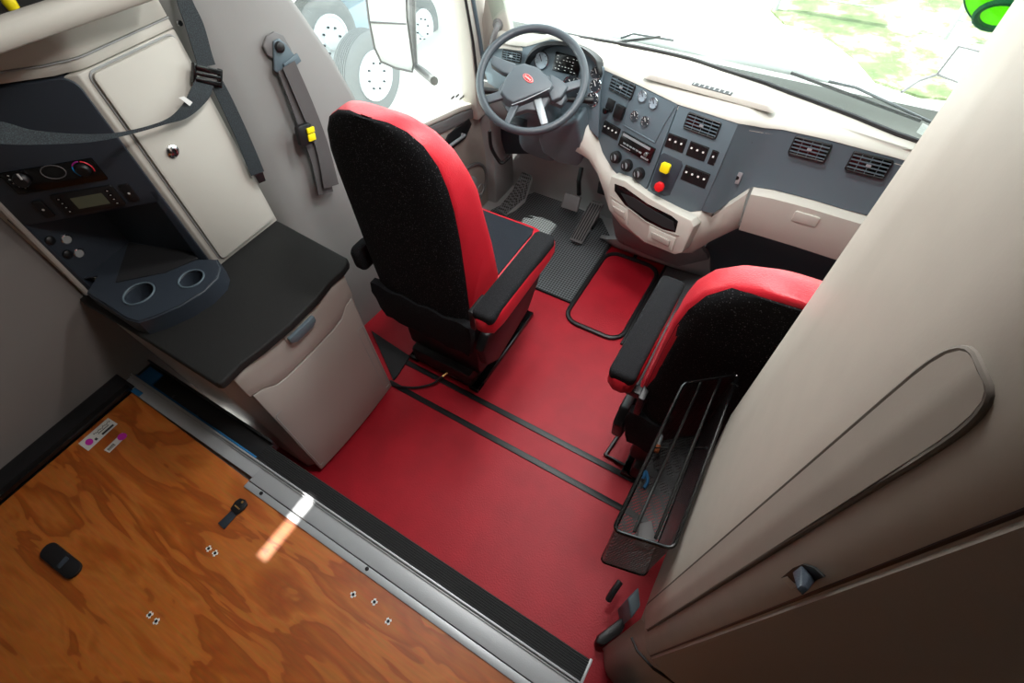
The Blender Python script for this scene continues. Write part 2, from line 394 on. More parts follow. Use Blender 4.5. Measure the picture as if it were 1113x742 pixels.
obj('speaker_grille', MB().prism([(c[0]-.03+.10*math.cos(t), c[1]-.01+.085*math.sin(t)) for t in [i*PI/12 for i in range(24)]], .012, .020, FDR.M)
    .tube([FDR.P(c[0]+.09+.032*math.cos(t), c[1]-.07+.032*math.sin(t), .018) for t in [i*PI/8 for i in range(16)]], .005, 6, closed=True), 'foot', pk, bev=.003)
# window glass and frame of the door
wf = [(1.245, .865), (1.42, .805), (1.6, .74), (1.9, .672), (2.055, .625), (2.11, .98), (1.95, 2.0), (.98, 2.0), (1.165, 1.4)]
win = struct('window_1', MB().prism(wf, -1.545, -1.540, YZ), 'glass')
obj('window_seal', MB().tube([V((-1.535, y, z)) for y, z in wf[4:7]], .012, 8), 'black', win)
obj('frame_bar', MB().tube([V((-1.515, y-.02, z)) for y, z in wf[4:7]], .016, 8), 'slate', win)
mk = MB()
for px, py, w in ((492, 106, .03), (497, 104, .03), (502, 106, .045), (508, 103, .03)):
    q = at(px, py, x=-1.538); mk.box(q.x, q.y-w/2, q.z-.006, q.x+.001, q.y+w/2, q.z+.006)
obj('etched_mark', mk, 'grey', win)
struct('trim_8', MB().poly3([at(*p, y=2.10) for p in ((522, -60), (541, -60), (547, 0), (556, 40), (549, 48), (531, 62), (521, 50), (526, 0))], (0, .04, 0)), 'beige', bev=.01)
obj('weather_strip', MB().tube([at(*p, x=-1.455) for p in ((500, -25), (506, 0), (514, 45), (519, 88))], .007, 6), 'black', win)
obj('inner_strip', MB().tube([at(*p, x=-1.455) for p in ((508, -25), (514, 0), (521, 40), (524, 60))], .010, 6), 'slate', win)
# grab handle on A pillar
gh = thing('grab_handle', 'grey tubular grab handle on the pillar left of the steering wheel', 'handle', at(541, 27, y=2.09))
pts = [at(541, 27, y=2.095), at(540, 30, y=2.06), at(536, 42, y=2.04), at(532, 60, y=2.04), at(529, 74, y=2.06)]
obj('bar', MB().tube(smoothpath(pts), .013, 10), 'grey', gh)
obj('end_cap', MB().lathe([(.0, -.02), (.024, -.02), (.026, .0), (.02, .012), (0, .014)], 16, Matrix.Translation(pts[0]) @ Matrix.Rotation(PI/2, 4, 'X')), 'grey', gh)
# kick panel left of footwell with dead pedal
struct('trim_4', MB().prism([(2.07, -.01), (2.30, -.01), (2.30, .82), (2.14, .92), (2.07, .6), (2.085, .3)], -1.56, -1.44, YZ), 'foot', bev=.02)
dpx = [(568, 185), (578, 189), (571, 214), (553, 231), (540, 229), (556, 208)]
tops = [at(568,185,z=.20), at(579,190,z=.20), at(571,214,z=.08), at(549,233,z=.02), at(540,228,z=.02), at(557,207,z=.10)]
dp = thing('foot_rest', 'black ribbed dead pedal beside the left kick panel', 'foot rest', (-1.33, 2.1, 0))
obj('base', MB().poly3([p+V((0,0,-.006)) for p in tops], (0, 0.0, -.035)), 'foot', dp, bev=.004)
obj('rubber_pad', MB().poly3([tops[0]+(tops[3]-tops[0])*.03, tops[1]+(tops[4]-tops[1])*.03, tops[2], tops[3], tops[4], tops[5]], (0, 0, -.006)), 'hexmat', dp)
struct('trim_7', MB().box(-1.50, 1.62, .0005, -.66, 2.30, .003).box(-.64, 2.07, .0005, -.60, 2.30, .003), 'foot')
# ------------------------------------------------------------------ floor coverings
def fl(pxs, z=0): return [tuple(at(*p, z=z)[:2]) for p in pxs]
dm = [(-1.43, 1.25), (-.66, 1.62), (-.66, 2.06), (-.70, 2.13), (-.80, 2.24), (-1.02, 2.27), (-1.28, 2.27), (-1.40, 2.07), (-1.43, 2.0)]
dm[1:2] = [(-.667, 1.57)]; dm[0] = (-1.43, 1.57)
t = thing('floor_mat', 'black hex-patterned rubber mat under the pedals', 'floor mat', (-1.05, 1.9, 0), 'rubber floor mats')
obj('mat', MB().prism(dm, .004, .012), 'hexmat', t)
obj('edge_trim', MB().tube([V((-1.43, 1.57, .006)), V((-.667, 1.57, .006)), V((-.667, 2.08, .006))], .008, 6), 'black', t)
t = thing('floor_mat', 'black hex-patterned rubber mat in front of the passenger seat', 'floor mat', (.1, 1.8, 0), 'rubber floor mats')
obj('mat', MB().prism([(-.33, 1.45), (.75, 1.45), (.75, 2.2), (-.1, 2.2), (-.33, 2.08)], 0, .008), 'hexmat', t)
obj('edge_trim', MB().tube([V((-.33, 1.45, .006)), V((-.33, 2.07, .006))], .008, 6), 'black', t)
t = thing('floor_hatch', 'red floor hatch cover with rounded corners and black edging', 'hatch', (-.5, 1.74, 0))
hc = [(-.665, 1.455), (-.345, 1.455), (-.335, 2.03), (-.645, 2.03)]
hh = rr(-.655, 1.455, -.345, 2.015, .075)
obj('cover', MB().prism(hh, 0, .007), 'vinyl', t)
obj('edging', MB().tube([V((x, y, .007)) for x, y in hh], .0125, 8, closed=True), 'black', t)
obj('pull_tab', MB().box(-.515, 2.01, .001, -.495, 2.06, .012), 'black', t, bev=.002)
for y, lab, xe in ((.845, 'black seam strip across the red floor, nearer the seats', .10), (.715, 'black seam strip across the red floor, nearer the bunk', .10)):
    tag(obj('seam_strip', MB().box(-1.20, y-.013, 0, xe, y+.013, .005), 'black', bev=.002), lab, 'strip')
# black carpet patch by the fridge
tag(obj('carpet_patch', MB().prism(fl([(404, 360), (446, 388), (432, 410), (428, 414)]), 0, .012), 'blackmat', bev=.003), 'black carpet patch on the floor behind the driver seat', 'mat')
# ------------------------------------------------------------------ bunk
struct('trim_5', MB().box(-1.85, -1.3, -.06, .30, .045, BZ-.02).box(-1.125, .045, -.06, .085, .15, BZ-.0205), 'wallgrey')          # bunk base
struct('trim_6', MB().box(.30, -1.3, -.06, 1.1, .045, BZ-.02), 'wallgrey')
tag(obj('bunk_board', MB().prism([(-1.735, -1.25), (1.0, -1.25), (1.0, .008), (-1.085, .008), (-1.085, .028), (-1.735, .040)], BZ-.018, BZ), 'ply', bev=.0015),
    'orange-brown plywood bunk base board with wavy grain', 'board')
rail = thing('bunk_rail', 'aluminium channel rail along the front edge of the bunk', 'rail', (-.8, .05, BZ-.02))
obj('flange', MB().box(-1.80, .041, BZ-.018, -1.085, .092, BZ+.003).box(-1.085, .029, BZ-.018, .085, .092, BZ+.003), 'alu', rail, bev=.001)
obj('cover_strip', MB().box(-1.085, .005, BZ, .085, .026, BZ+.004), 'alu', rail, bev=.001)
obj('lip', MB().box(-1.80, .079, BZ, .085, .083, BZ+.008).box(-1.80, .086, BZ, .085, .092, BZ+.014), 'alu', rail, bev=.0012)
obj('end_stop', MB().box(.078, .082, BZ, .085, .15, BZ+.016), 'alu', rail, bev=.001)
for px, py in ((284, 536), (399, 618)):
    q = at(px, py, z=BZ+.004)
    obj('screw', MB().lathe([(.006, 0), (.006, .002), (.003, .0025), (0, .0025)], 12, Matrix.Translation(q)), 'black', rail)
# rubber nosing with ribs
prof = []
for i in range(9):
    y = .093+i*.0062
    zz = BZ+.006 - max(0, i-6)*.002
    prof += [(y, zz-.003), (y+.001, zz), (y+.0042, zz), (y+.0052, zz-.003)]
prof += [(.150, BZ-.02), (.093, BZ-.02)]
tag(obj('rubber_nosing', MB().prism(prof, -1.125, .078, YZ @ Matrix.Identity(4)) if False else MB().prism(prof, -1.125, .078, YZ), 'blackmat'),
    'black ribbed rubber nosing running between the aluminium rail and the red floor', 'nosing')
# dark channel behind fridge
ch = thing('rear_channel', 'black metal channel with blue film behind the small cabinet', 'channel', (-1.5, .12, BZ-.06))
obj('channel', MB().box(-1.82, .096, BZ-.06, -1.13, .165, BZ-.025).box(-1.82, .16, BZ-.06, -1.13, .168, BZ-.005), 'black', ch, bev=.002)
obj('blue_film', MB().box(-1.80, .0935, BZ-.03, -1.13, .100, BZ-.006).box(-1.80, .1, BZ-.03, -1.72, .15, BZ-.018), 'blue', ch, bev=.001)
for px, py in ((175, 410), (189, 431), (214, 452), (226, 470)):
    q = at(px, py, z=BZ-.025)
    obj('screw', MB().lathe([(.006, 0), (.006, .003), (0, .004)], 10, Matrix.Translation(q)), 'steel', ch)
tag(obj('tape_piece', MB().prism(fl([(147, 421), (156, 427), (151, 431), (142, 425)], BZ+.003), BZ+.003, BZ+.0036), 'blue'), 'small blue tape square at the left end of the rail', 'tape')
sr = thing('side_rail', 'black side rail between the plywood and the left wall', 'rail', (-1.79, -.6, BZ-.03))
obj('rail', MB().box(-1.85, -1.28, BZ-.03, -1.745, .062, BZ+.012), 'black', sr, bev=.003)
obj('ledge', MB().box(-1.765, -1.28, BZ, -1.740, .05, BZ+.022), 'gloss', sr, bev=.002)
# labels on the board
def sticker(name, px, label, marks):
    q = [at(*p, z=BZ+.0005) for p in px]      # 4 corners
    u = (q[1]-q[0]); v = (q[3]-q[0]); o = q[0]
    t = thing(name, label, 'sticker', o)
    h = V((0, 0, .0006))
    obj('paper', MB().poly3(q, h), 'paper', t)
    for nm, mm, rects in marks:
        mb = MB()
        for r in rects:
            if len(r) == 5:
                a, b, ra, rb, _ = r; mb.poly3([o+u*(a+ra*math.cos(k*PI/8))+v*(b+rb*math.sin(k*PI/8))+h for k in range(16)], h*.5)
            else:
                a, b, c, d = r; mb.poly3([o+u*a+v*b+h, o+u*c+v*b+h, o+u*c+v*d+h, o+u*a+v*d+h], h*.5)
        obj(nm, mb, mm, t)
txt = [(.42+.05*i+.004*(i%2), .22+.04*(i%3), .455+.05*i, .30+.04*(i%3)) for i in range(11)] + [(.5+.04*i, .45, .53+.04*i, .52) for i in range(9)]
sticker('paper_label', [(85, 482), (117.5, 454), (128, 460.5), (96, 490)], 'white printed label with a magenta spot, larger of two on the plywood',
        [('magenta_logo', 'magenta', [(.20, .5, .10, .28, 0)]), ('print', 'ink', txt + [(.55, .66, .93, .82), (.33, .6, .40, .8)])])
sticker('paper_label', [(113, 489), (133, 470), (138.5, 473), (119, 492)], 'small narrow label with a magenta end, beside the printed one',
        [('magenta_logo', 'magenta', [(.84, .5, .19, .62, 0)]), ('print', 'ink', [(.08+.05*i, .25, .11+.05*i, .75) for i in range(7)])])
# strap tab on the board
tb = thing('strap_tab', 'black buckle tab with a short strap lying on the plywood', 'strap', at(255, 557, z=BZ))
a, b = at(241, 572, z=BZ), at(267, 545, z=BZ); d = (b-a); L = d.length; d.normalize(); s = V((-d.y, d.x, 0))
FT = Frame(a, d, s)
obj('webbing', MB().prism([(0, -.016), (0, .016), (L*.5, .013), (L*.75, .015), (L*.75, -.015), (L*.5, -.013)], .001, .005, FT.M), 'navy', tb, bev=.001)
obj('tongue', MB().prism([(L*.55, -.016), (L*.55, .016), (L*.8, .022), (L*.98, .018), (L*1.04, 0), (L*.98, -.018), (L*.8, -.022)], .004, .012, FT.M), 'black', tb, bev=.002)
obj('slot', MB().prism(rr(L*.70, -.012, L*.74, .012, .002), .0118, .0125, FT.M).prism(circ(L*.93, 0, .004, 10), .0118, .0125, FT.M), 'brass', tb)
# oval black cover
a, b = at(52, 596, z=BZ), at(85, 623, z=BZ); d = (b-a); L = d.length; FT = Frame(a, d, V((-d.y, d.x, 0)))
rm = thing('cover_plate', 'black rounded plastic cover plate lying on the plywood', 'plate', at(68, 610, z=BZ))
obj('body', MB().prism(rr(-.005, -.024, L+.005, .024, .022), .001, .012, FT.M), 'black', rm, bev=.003)
obj('button', MB().prism(rr(L*.55, -.016, L*.66, .016, .004), .0119, .0135, FT.M), 'navy', rm, bev=.0006)
# tee nuts
nut0 = None
for k, (px, py, lab) in enumerate([(227, 596, 'upper-left metal tee nut of the pair below the strap tab'), (234, 601, 'lower-right metal tee nut of the pair below the strap tab'),
        (163, 668, 'upper metal tee nut of the pair at the lower left of the board'), (170, 675, 'lower metal tee nut of the pair at the lower left of the board'),
        (384, 646, 'leftmost metal tee nut of the three nearest the rail'), (407, 654, 'topmost-right metal tee nut of the three nearest the rail'), (422, 675, 'lowest metal tee nut of the three nearest the rail')]):
    q = at(px, py, z=BZ)
    if nut0 is None:
        bm_ = MB().prism([(-.006,-.002),(-.002,-.003),(-.002,-.006),(.002,-.006),(.002,-.003),(.006,-.002),(.006,.002),(.002,.003),(.002,.006),(-.002,.006),(-.002,.003),(-.006,.002)], 0, .0012)
        bm_.m(1).lathe([(.0030, .001), (.0030, .0018), (0, .0018)], 12)
        nut0 = obj('tee_nut', bm_, ['white', 'black']); nut0.location = q; nut0.rotation_euler = (0, 0, .4)
        nut0.scale = (1.5, 1.5, 1); nut0['category'] = 'nut'; nut0['group'] = 'metal tee nuts in the plywood'; nut0['label'] = lab
    else:
        c = nut0.copy(); COL.objects.link(c); c.location = q; c.rotation_euler = (0, 0, .4*k); c['label'] = lab
# ------------------------------------------------------------------ small cabinet with black counter
fr = thing('base_cabinet', 'grey-beige cabinet with a black countertop and a drawer handle', 'cabinet', (-1.4, .45, 0))
Y0, Y1 = .19, .715
def fx(z): return -1.155 if z > .7 else -1.172
body = []
ring = lambda z, g, e0, e1, xf: [V((-1.80, e0, z)), V((xf-.055, e0, z)), V((xf-.012, e0+.05, z)), V((xf+.006+g, (e0+e1)/2, z)), V((xf-.012, e1-.05, z)), V((xf-.05, e1, z)), V((-1.80, e1, z))]
obj('body', MB().grid([ring(0, 0, .21, .715, -1.178), ring(.3, 0, .20, .73, -1.176), ring(.62, .006, .185, .745, -1.178), ring(.768, .006, .18, .752, -1.172)], closed=True, caps=True), 'fridge', fr, bev=.006, ang=30)
# upper drawer band, front door panel as separate faces
def front(y, z, off=0):      # front surface follows the bow
    t_ = (y-Y0)/(Y1-Y0); return V((-1.170 + .012*math.sin(PI*min(max(t_, 0), 1)) + off, y, z))
def sheet(y0, y1, zf0, zf1, off, th, n=12, m=3):
    rows = []
    for j in range(m+1):
        rows.append([front(y0+(y1-y0)*i/n, 0, off) for i in range(n+1)])
        for i, p in enumerate(rows[-1]):
            tt = i/n; a_, b_ = zf0(tt), zf1(tt); p.z = a_+(b_-a_)*j/m
    return MB().slab(rows, (-th, 0, 0))
wave = lambda tt: .655 - .045*(1/(1+math.exp(-(tt-.12)*40))) + .045*(1/(1+math.exp(-(tt-.88)*40)))
dr = obj('drawer_front', sheet(.215, .705, lambda t_: wave(t_)+.004, lambda t_: .766, .010, .02), 'fridge', fr, bev=.003)
obj('door_panel', sheet(.225, .695, lambda t_: .03, lambda t_: wave(t_)-.004, .010, .02), 'fridge', fr, bev=.003)
F1 = Frame((-1.146, .45, .70), (0, 1, 0), (0, 0, 1))
u0, v0 = F1.uv(311, 367); u1, v1 = F1.uv(341, 347)
obj('handle_recess', MB().prism(rr(u0-.006, .5*(v0+v1)-.026, u1+.006, .5*(v0+v1)+.026, .01), -.004, .0015, F1.M), 'taupe', dr, bev=.001)
obj('drawer_handle', MB().prism([(u0, .5*(v0+v1)-.010), (u0+.02, .5*(v0+v1)-.022), (u1-.02, .5*(v0+v1)-.022), (u1, .5*(v0+v1)-.010), (u1, .5*(v0+v1)+.014), (u0, .5*(v0+v1)+.014)], .001, .016, F1.M), 'slate', dr, bev=.004)
# inset on rear-facing corner and on the right corner of door
def inset(y0, y1):
    F_ = Frame((-1.1585+.000, 0, 0), (0, 1, 0), (0, 0, 1))
    pts = rr(y0, .06, y1, .50, .012); return MB().tube([F_.P(a_, b_, .0015) for a_, b_ in pts], .0022, 6, closed=True)
obj('side_groove', inset(.232, .268), 'foot', fr); obj('side_groove', inset(.655, .685), 'foot', fr)
ct = [(-1.845, .165), (-1.60, .172), (-1.165, .172), (-1.150, .178), (-1.148, .20), (-1.152, .255), (-1.140, .33), (-1.132, .44), (-1.136, .56), (-1.150, .64), (-1.148, .70), (-1.155, .735), (-1.17, .752), (-1.53, .775), (-1.845, .775)]
obj('countertop', MB().prism(ct, .768, .80), 'counter', fr, bev=.007, seg=3)
# ------------------------------------------------------------------ tall sleeper cabinet
FD = Frame((-1.54, .50, .8), (1, 1, 0), (0, 0, 1))       # diagonal control face (faces rear right)
FS = Frame((-1.54, .50, .8), (0, 1, 0), (0, 0, 1))       # face along the aisle
cab = thing('sleeper_cabinet', 'tall beige sleeper cabinet with a locker door and dark control panel', 'cabinet', (-1.7, .5, .8))
pl = [(-1.85, .19), (-1.54, .50), (-1.54, .775), (-1.85, .775)]
mb = None
plr = [(-1.85, .19), (-1.575, .465)] + [(-1.62+.08*math.cos(a), .545+.0-.08*math.sin(a)) for a in [PI/4*(1-k/5) for k in range(6)]] + [(-1.54, .775), (-1.85, .775)]
ins = [(-1.85, .232), (-1.562, .518), (-1.562, .775), (-1.85, .775)]
obj('body', MB().prism(plr, 1.484, 1.562), 'beige', cab, bev=.003)
obj('upper_band', MB().prism(plr, 1.457, 1.480), 'beige', cab, bev=.003)
obj('side_body', MB().prism([(-1.565, .475), (-1.54, .50), (-1.54, .775), (-1.85, .775), (-1.85, .60), (-1.60, .60)], .801, 1.454), 'beige', cab, bev=.004)
obj('edge_post', MB().prism([(-1.85, .19), (-1.828, .212), (-1.85, .25)], .801, 1.455), 'beige', cab, bev=.003)
# locker door on aisle face (rounded top corners)
q = [FS.uv(*p) for p in ((118.6, 70), (194, 34), (294, 243), (240, 281))]
du0, du1 = .022, .262; dv0, dv1 = .022, .645
dr = obj('locker_door', MB().prism(rr(du0, dv0, du1, dv1, .014), .0, .012, FS.M), 'beige', cab, bev=.003)
obj('door_gap', MB().tube([FS.P(a_, b_, .001) for a_, b_ in rr(du0-.004, dv0-.004, du1+.001, dv1+.004, .018)], .0028, 6, closed=True), 'foot', cab)
ku, kv = FS.uv(189, 165, .02)
obj('latch_knob', MB().lathe([(.018, .012), (.018, .017), (.013, .021), (.0, .023)], 24, FS.M @ Matrix.Translation((ku, kv, 0))).m(1).prism(rr(ku-.0025, kv-.011, ku+.0025, kv+.011, .002), .0225, .0245, FS.M), ['chrome', 'steel'], dr)
# dark control panel on the diagonal face
dk = MB()
lo = FD.uv(43, 245)[1]
pan = [FD.uv(-26, 96), FD.uv(80, 79), FD.uv(91, 84), FD.uv(100, 95)]
zl = lo+.01
# upper console block
cons = obj('control_panel', MB().prism(rr(-.415, zl, -.012, .652, .03), -.03, .006, FD.M), 'navy', cab, bev=.004)
# lower frame left and right of the alcove
obj('alcove_frame', MB().prism([(-.0405, .06), (-.012, .03), (-.012, zl+.04), (-.034, zl+.04), (-.036, .2)], -.03, .006, FD.M), 'navy', cab, bev=.003)
obj('alcove_frame', MB().prism([(-.425, 0), (-.40, 0), (-.395, zl+.03), (-.425, zl+.03)], -.03, .006, FD.M), 'navy', cab, bev=.003)
tz = .862
A = FD.P(-.395, zl, 0); B = FD.P(-.03, zl, 0); Cc = at(139, 262, z=tz); Cc.x = -1.844; Dd = V((-1.548, .492, tz)); G_ = FD.P(-.398, tz-.8, 0)
Ct = V((Cc.x, Cc.y, A.z)); Dt = V((Dd.x, Dd.y, A.z))
nb = V((-.0035, .0035, 0))
obj('alcove', MB().poly3([A, Ct, Cc, G_], nb).poly3([Ct, Dt, Dd, Cc], nb).poly3([A, B, Dt, Ct], (0, 0, .004)).poly3([G_, Cc, Dd, FD.P(-.02, tz-.8, 0)], (0, 0, -.004)), 'navy', cab, smooth=False)
# tray with cup holders
tr_px = [(93, 318), (106, 298), (176, 285), (217, 281), (236, 281), (240, 290), (237, 301), (222, 316), (196, 332), (168, 344), (150, 350), (136, 346), (112, 330)]
tp = [tuple(at(*p, z=tz)[:2]) for p in tr_px]
c1 = at(151, 319, z=tz); c2 = at(208, 303, z=tz)
# plate with two real holes: ring strips built with bmesh boolean-free bridging: plate top as rim band + floor lower
tray = thing if False else None
mb = MB().prism(tp, .80, tz)
tro = obj('cup_tray', mb, 'navy', cab)
cut = []
for c_, r_ in ((c1, .045), (c2, .038)):
    co = obj('cutter', MB().lathe([(r_*.9, .808), (r_, .92)], 32, Matrix.Translation((c_.x, c_.y, 0))), 'navy'); cut.append(co)
for co in cut:
    bo = tro.modifiers.new('b', 'BOOLEAN'); bo.object = co; bo.operation = 'DIFFERENCE'; bo.solver = 'EXACT'
dg = bpy.context.evaluated_depsgraph_get(); me = bpy.data.meshes.new_from_object(tro.evaluated_get(dg)); tro.modifiers.clear(); tro.data = me
bm = bmesh.new(); bm.from_mesh(me)
bmesh.ops.recalc_face_normals(bm, faces=bm.faces); 
bmesh.ops.bevel(bm, geom=[e for e in bm.edges if len(e.link_faces) == 2 and e.calc_face_angle(0) > .6 and min(v.co.z for v in e.verts) > tz-.01], offset=.005, segments=3, affect='EDGES', clamp_overlap=True)
bm.to_mesh(me); bm.free()
for p in me.polygons: p.use_smooth = True
me.set_sharp_from_angle(angle=.7)
for co in cut: bpy.data.objects.remove(co, do_unlink=True)
obj('alcove_liner', MB().prism([tuple(at(*p, z=tz+.001)[:2]) for p in ((140, 264), (205, 273), (216, 281), (180, 296), (126, 307))], tz, tz+.003), 'blackmat', cab)
for c_, r_ in ((c1, .045), (c2, .038)):
    obj('cup_ring', MB().tube([V((c_.x+r_*1.03*math.cos(k*PI/14), c_.y+r_*1.03*math.sin(k*PI/14), tz+.001)) for k in range(28)], .003, 6, closed=True), 'slate', tro)
# heater panel
r_ = FD.rect([(2, 186), (100, 170), (118.6, 192), (19, 210)])
hpn = obj('heater_panel', MB().prism(rr(r_[0], r_[1], r_[2], r_[3], .003), .005, .011, FD.M), 'gloss', cab, bev=.001)
def on(F, px, py, h=.0): 
    u_, v_ = F.uv(px, py, h); return F.M @ Matrix.Translation((u_, v_, h))
knob = lambda r, h: [(r, 0), (r*.95, h*.8), (r*.8, h), (0, h)]
k1 = obj('fan_knob', MB().lathe(knob(.019, .014), 24, on(FD, 24, 195, .011)), 'black', hpn)
obj('pointer', MB().box(-.002, 0, 0, .002, .017, .002, on(FD, 24, 195, .0245) @ Matrix.Rotation(-.1, 4, 'Z')), 'white', k1)
tk = MB()
for k in range(5):
    an = 2.5+k*.45; tk.box(-.002, -.0015, 0, .002, .0015, .0006, on(FD, 24, 195, .011) @ Matrix.Rotation(an, 4, 'Z') @ Matrix.Translation((.027, 0, 0)))
obj('scale_marks', tk, 'white', hpn)
obj('centre_dial', MB().tube([(.029*math.cos(k*PI/12), .020*math.sin(k*PI/12), 0) for k in range(24)], .0012, 6, closed=True, T=on(FD, 58, 187, .0115)), 'grey', hpn)
Tk = on(FD, 91, 184, .011)
obj('temperature_knob', MB().lathe(knob(.017, .012), 24, Tk), 'black', hpn)
def arc(r, a0, a1, n=8): return [(r*math.cos(a0+(a1-a0)*i/n), r*math.sin(a0+(a1-a0)*i/n), .001) for i in range(n+1)]
obj('cold_arc', MB().tube(arc(.024, 2.6, 3.9), .0016, 6, T=Tk), 'cyan', hpn)
obj('mid_arc', MB().tube(arc(.024, 1.5, 2.5), .0016, 6, T=Tk), 'magenta', hpn)
obj('hot_arc', MB().tube(arc(.024, -.4, 1.3), .0016, 6, T=Tk), 'redprint', hpn)
# display unit
r_ = FD.rect([(56, 210), (121, 198), (138.5, 219.5), (73, 233)])
cc = obj('climate_display', MB().prism(rr(r_[0], r_[1], r_[2], r_[3], .008), .005, .013, FD.M), 'black', cab, bev=.002)
s_ = FD.rect([(78, 212), (112, 207), (121, 218), (86, 224)])
obj('screen', MB().prism(rr(*s_, .002), .0128, .0136, FD.M), 'lcd', cc)
for k in range(4):
    for su in (r_[0]+.018, r_[2]-.018):
        vv = r_[1]+(r_[3]-r_[1])*(.2+.2*k)
        obj('button', MB().prism(rr(su-.005, vv-.003, su+.005, vv+.003, .001), .0125, .0150, FD.M).m(1).prism(rr(su-.002, vv-.0012, su+.002, vv+.0012, .0005), .0149, .0153, FD.M), ['gloss', 'white'], cc)
for pxs in ([(36, 217), (47, 215), (60, 232), (50, 236)], [(129, 199), (141, 197), (152, 215), (142, 218)]):
    s_ = FD.rect(pxs)
    sw = obj('rocker_switch', MB().prism(rr(*s_, .005), .005, .012, FD.M), 'black', cab, bev=.002)
    obj('symbol', MB().prism(circ((s_[0]+s_[2])/2, (s_[1]+s_[3])/2, .0035, 8), .0118, .0126, FD.M), 'white', sw)
# sockets on the slanted alcove wall
FAW = Frame(A, (Ct-A), V((0, 0, 1)))
if FAW.n.dot(CAM-A) < 0: FAW = Frame(A, (A-Ct), V((0, 0, 1)))
for px, py, kind in ((72, 260, 1), (85.5, 275, 1), (54, 261, 0), (73, 276, 0)):
    T_ = on(FAW, px, py, .0)
    if kind:
        so = obj('power_socket', MB().lathe([(.016, 0), (.016, .004), (.013, .005), (.0125, .002), (.0, .002)], 24, T_), 'chrome', cab)
        obj('socket_cap', MB().lathe([(.0122, .0015), (.0122, .0035), (0, .0035)], 20, T_), 'foot', so)
    else: obj('socket_cover', MB().lathe([(.014, 0), (.013, .006), (.007, .010), (0, .010)], 16, T_), 'black', cab)
obj('edge_bead', MB().tube([FD.pp(-40, 182, .008), FD.pp(0, 224, .008), FD.pp(95, 319, .008)], .009, 8), 'taupe', cab)
# seam across top of the cabinet
s1 = [V((-1.849, .190, 1.482)), V((-1.575, .464, 1.482))] + [V((-1.62+.081*math.cos(a), .545-.081*math.sin(a), 1.482)) for a in [PI/4*(1-k/5) for k in range(6)]]; s2 = [s1[-1], V((-1.539, .775, 1.482))]
obj('top_seam', MB().tube(s1, .0022, 6).tube(s2, .0022, 6), 'foot', cab)
# overhead shelf
sh = thing('overhead_shelf', 'beige padded shelf front jutting out above the sleeper cabinet', 'shelf', (-1.6, .5, 1.55))
S0, S1 = at(-60, 80, z=1.56), at(190, -8, z=1.56)
d = (S1-S0).normalized(); n_ = V((d.y, -d.x, 0))
if n_.x < 0: n_ = -n_
lipm = MB()
FX = Frame(S0, n_, V((0, 0, 1)))   # profile plane
LH = Frame(S0, S1-S0, (0, 0, 1)).uv(20, 13)[1]; print('LIP', LH)
prof = [(-.030, 0), (0, .0), (.012, LH*.12), (.015, LH*.5), (.010, LH*.88), (-.004, LH), (-.030, LH*.95)]
rows = []
for s in (0, .25, .5, .75, 1):
    c_ = S0+(S1-S0)*s; rows.append([c_+n_*a_+V((0, 0, b_)) for a_, b_ in prof])
obj('shelf_lip', MB().grid(rows, closed=True, caps=True), 'beige', sh, ang=60)
obj('shelf_board', MB().prism([tuple((S0-n_*.02)[:2]), tuple((S1-n_*.02)[:2]), (-1.60, .775), (-1.85, .775), (-1.85, .26)], 1.566, 1.576), 'tan', sh)
obj('dark_liner', MB().prism([tuple((S0-n_*.035)[:2]), tuple((S1-n_*.035)[:2]), (-1.60, .765), (-1.84, .765), (-1.84, .27)], 1.577, 1.580), 'blackmat', sh)
q = at(9, 1, z=1.595)
tag(obj('yellow_plug', MB().lathe([(.012, -.015), (.014, .0), (.010, .012), (0, .014)], 14, Matrix.Translation(q)), 'yellow'), 'small yellow plug on the dark overhead shelf', 'plug')
# ------------------------------------------------------------------ straps
def ribbon(pairs, th=.002, k=6):
    A_ = smoothpath([p[0] for p in pairs], k); B_ = smoothpath([p[1] for p in pairs], k)
    return MB().slab([A_, B_], (0, 0, 0)) if False else (A_, B_)
def ribmesh(pairs, th=.0025, k=6):
    A_, B_ = ribbon(pairs, th, k); N_ = len(A_); vs = []; fs = []
    for i in range(N_):
        t_ = (A_[min(i+1, N_-1)]-A_[max(i-1, 0)]); w_ = B_[i]-A_[i]; nn = t_.cross(w_).normalized()*th/2
        vs += [A_[i]+nn, B_[i]+nn, B_[i]-nn, A_[i]-nn]
    for i in range(N_-1):
        for j in range(4): fs.append((i*4+j, i*4+(j+1)%4, (i+1)*4+(j+1)%4, (i+1)*4+j))
    fs += [(3,2,1,0), tuple((N_-1)*4+j for j in range(4))]
    return MB().add(vs, fs)
st = thing('bunk_restraint', 'dark restraint webbing with a metal slider hanging over the sleeper cabinet', 'strap', at(225, 85, x=-1.50))
XS = -1.51
a3 = lambda px, py, x=XS: at(px, py, x=x)
obj('upper_strap', ribmesh([(a3(188, -30), a3(205, -34)), (a3(192, 0), a3(207, -5)), (a3(202, 30), a3(221, 26)), (a3(212, 62), a3(230, 58)), (a3(216, 74), a3(234, 70))]), 'web', st)
obj('lower_strap', ribmesh([(a3(229, 92), a3(242, 88)), (a3(240, 115), a3(254, 111)), (a3(257, 152), a3(271, 148)), (a3(273, 191), a3(287, 186))]), 'web', st)
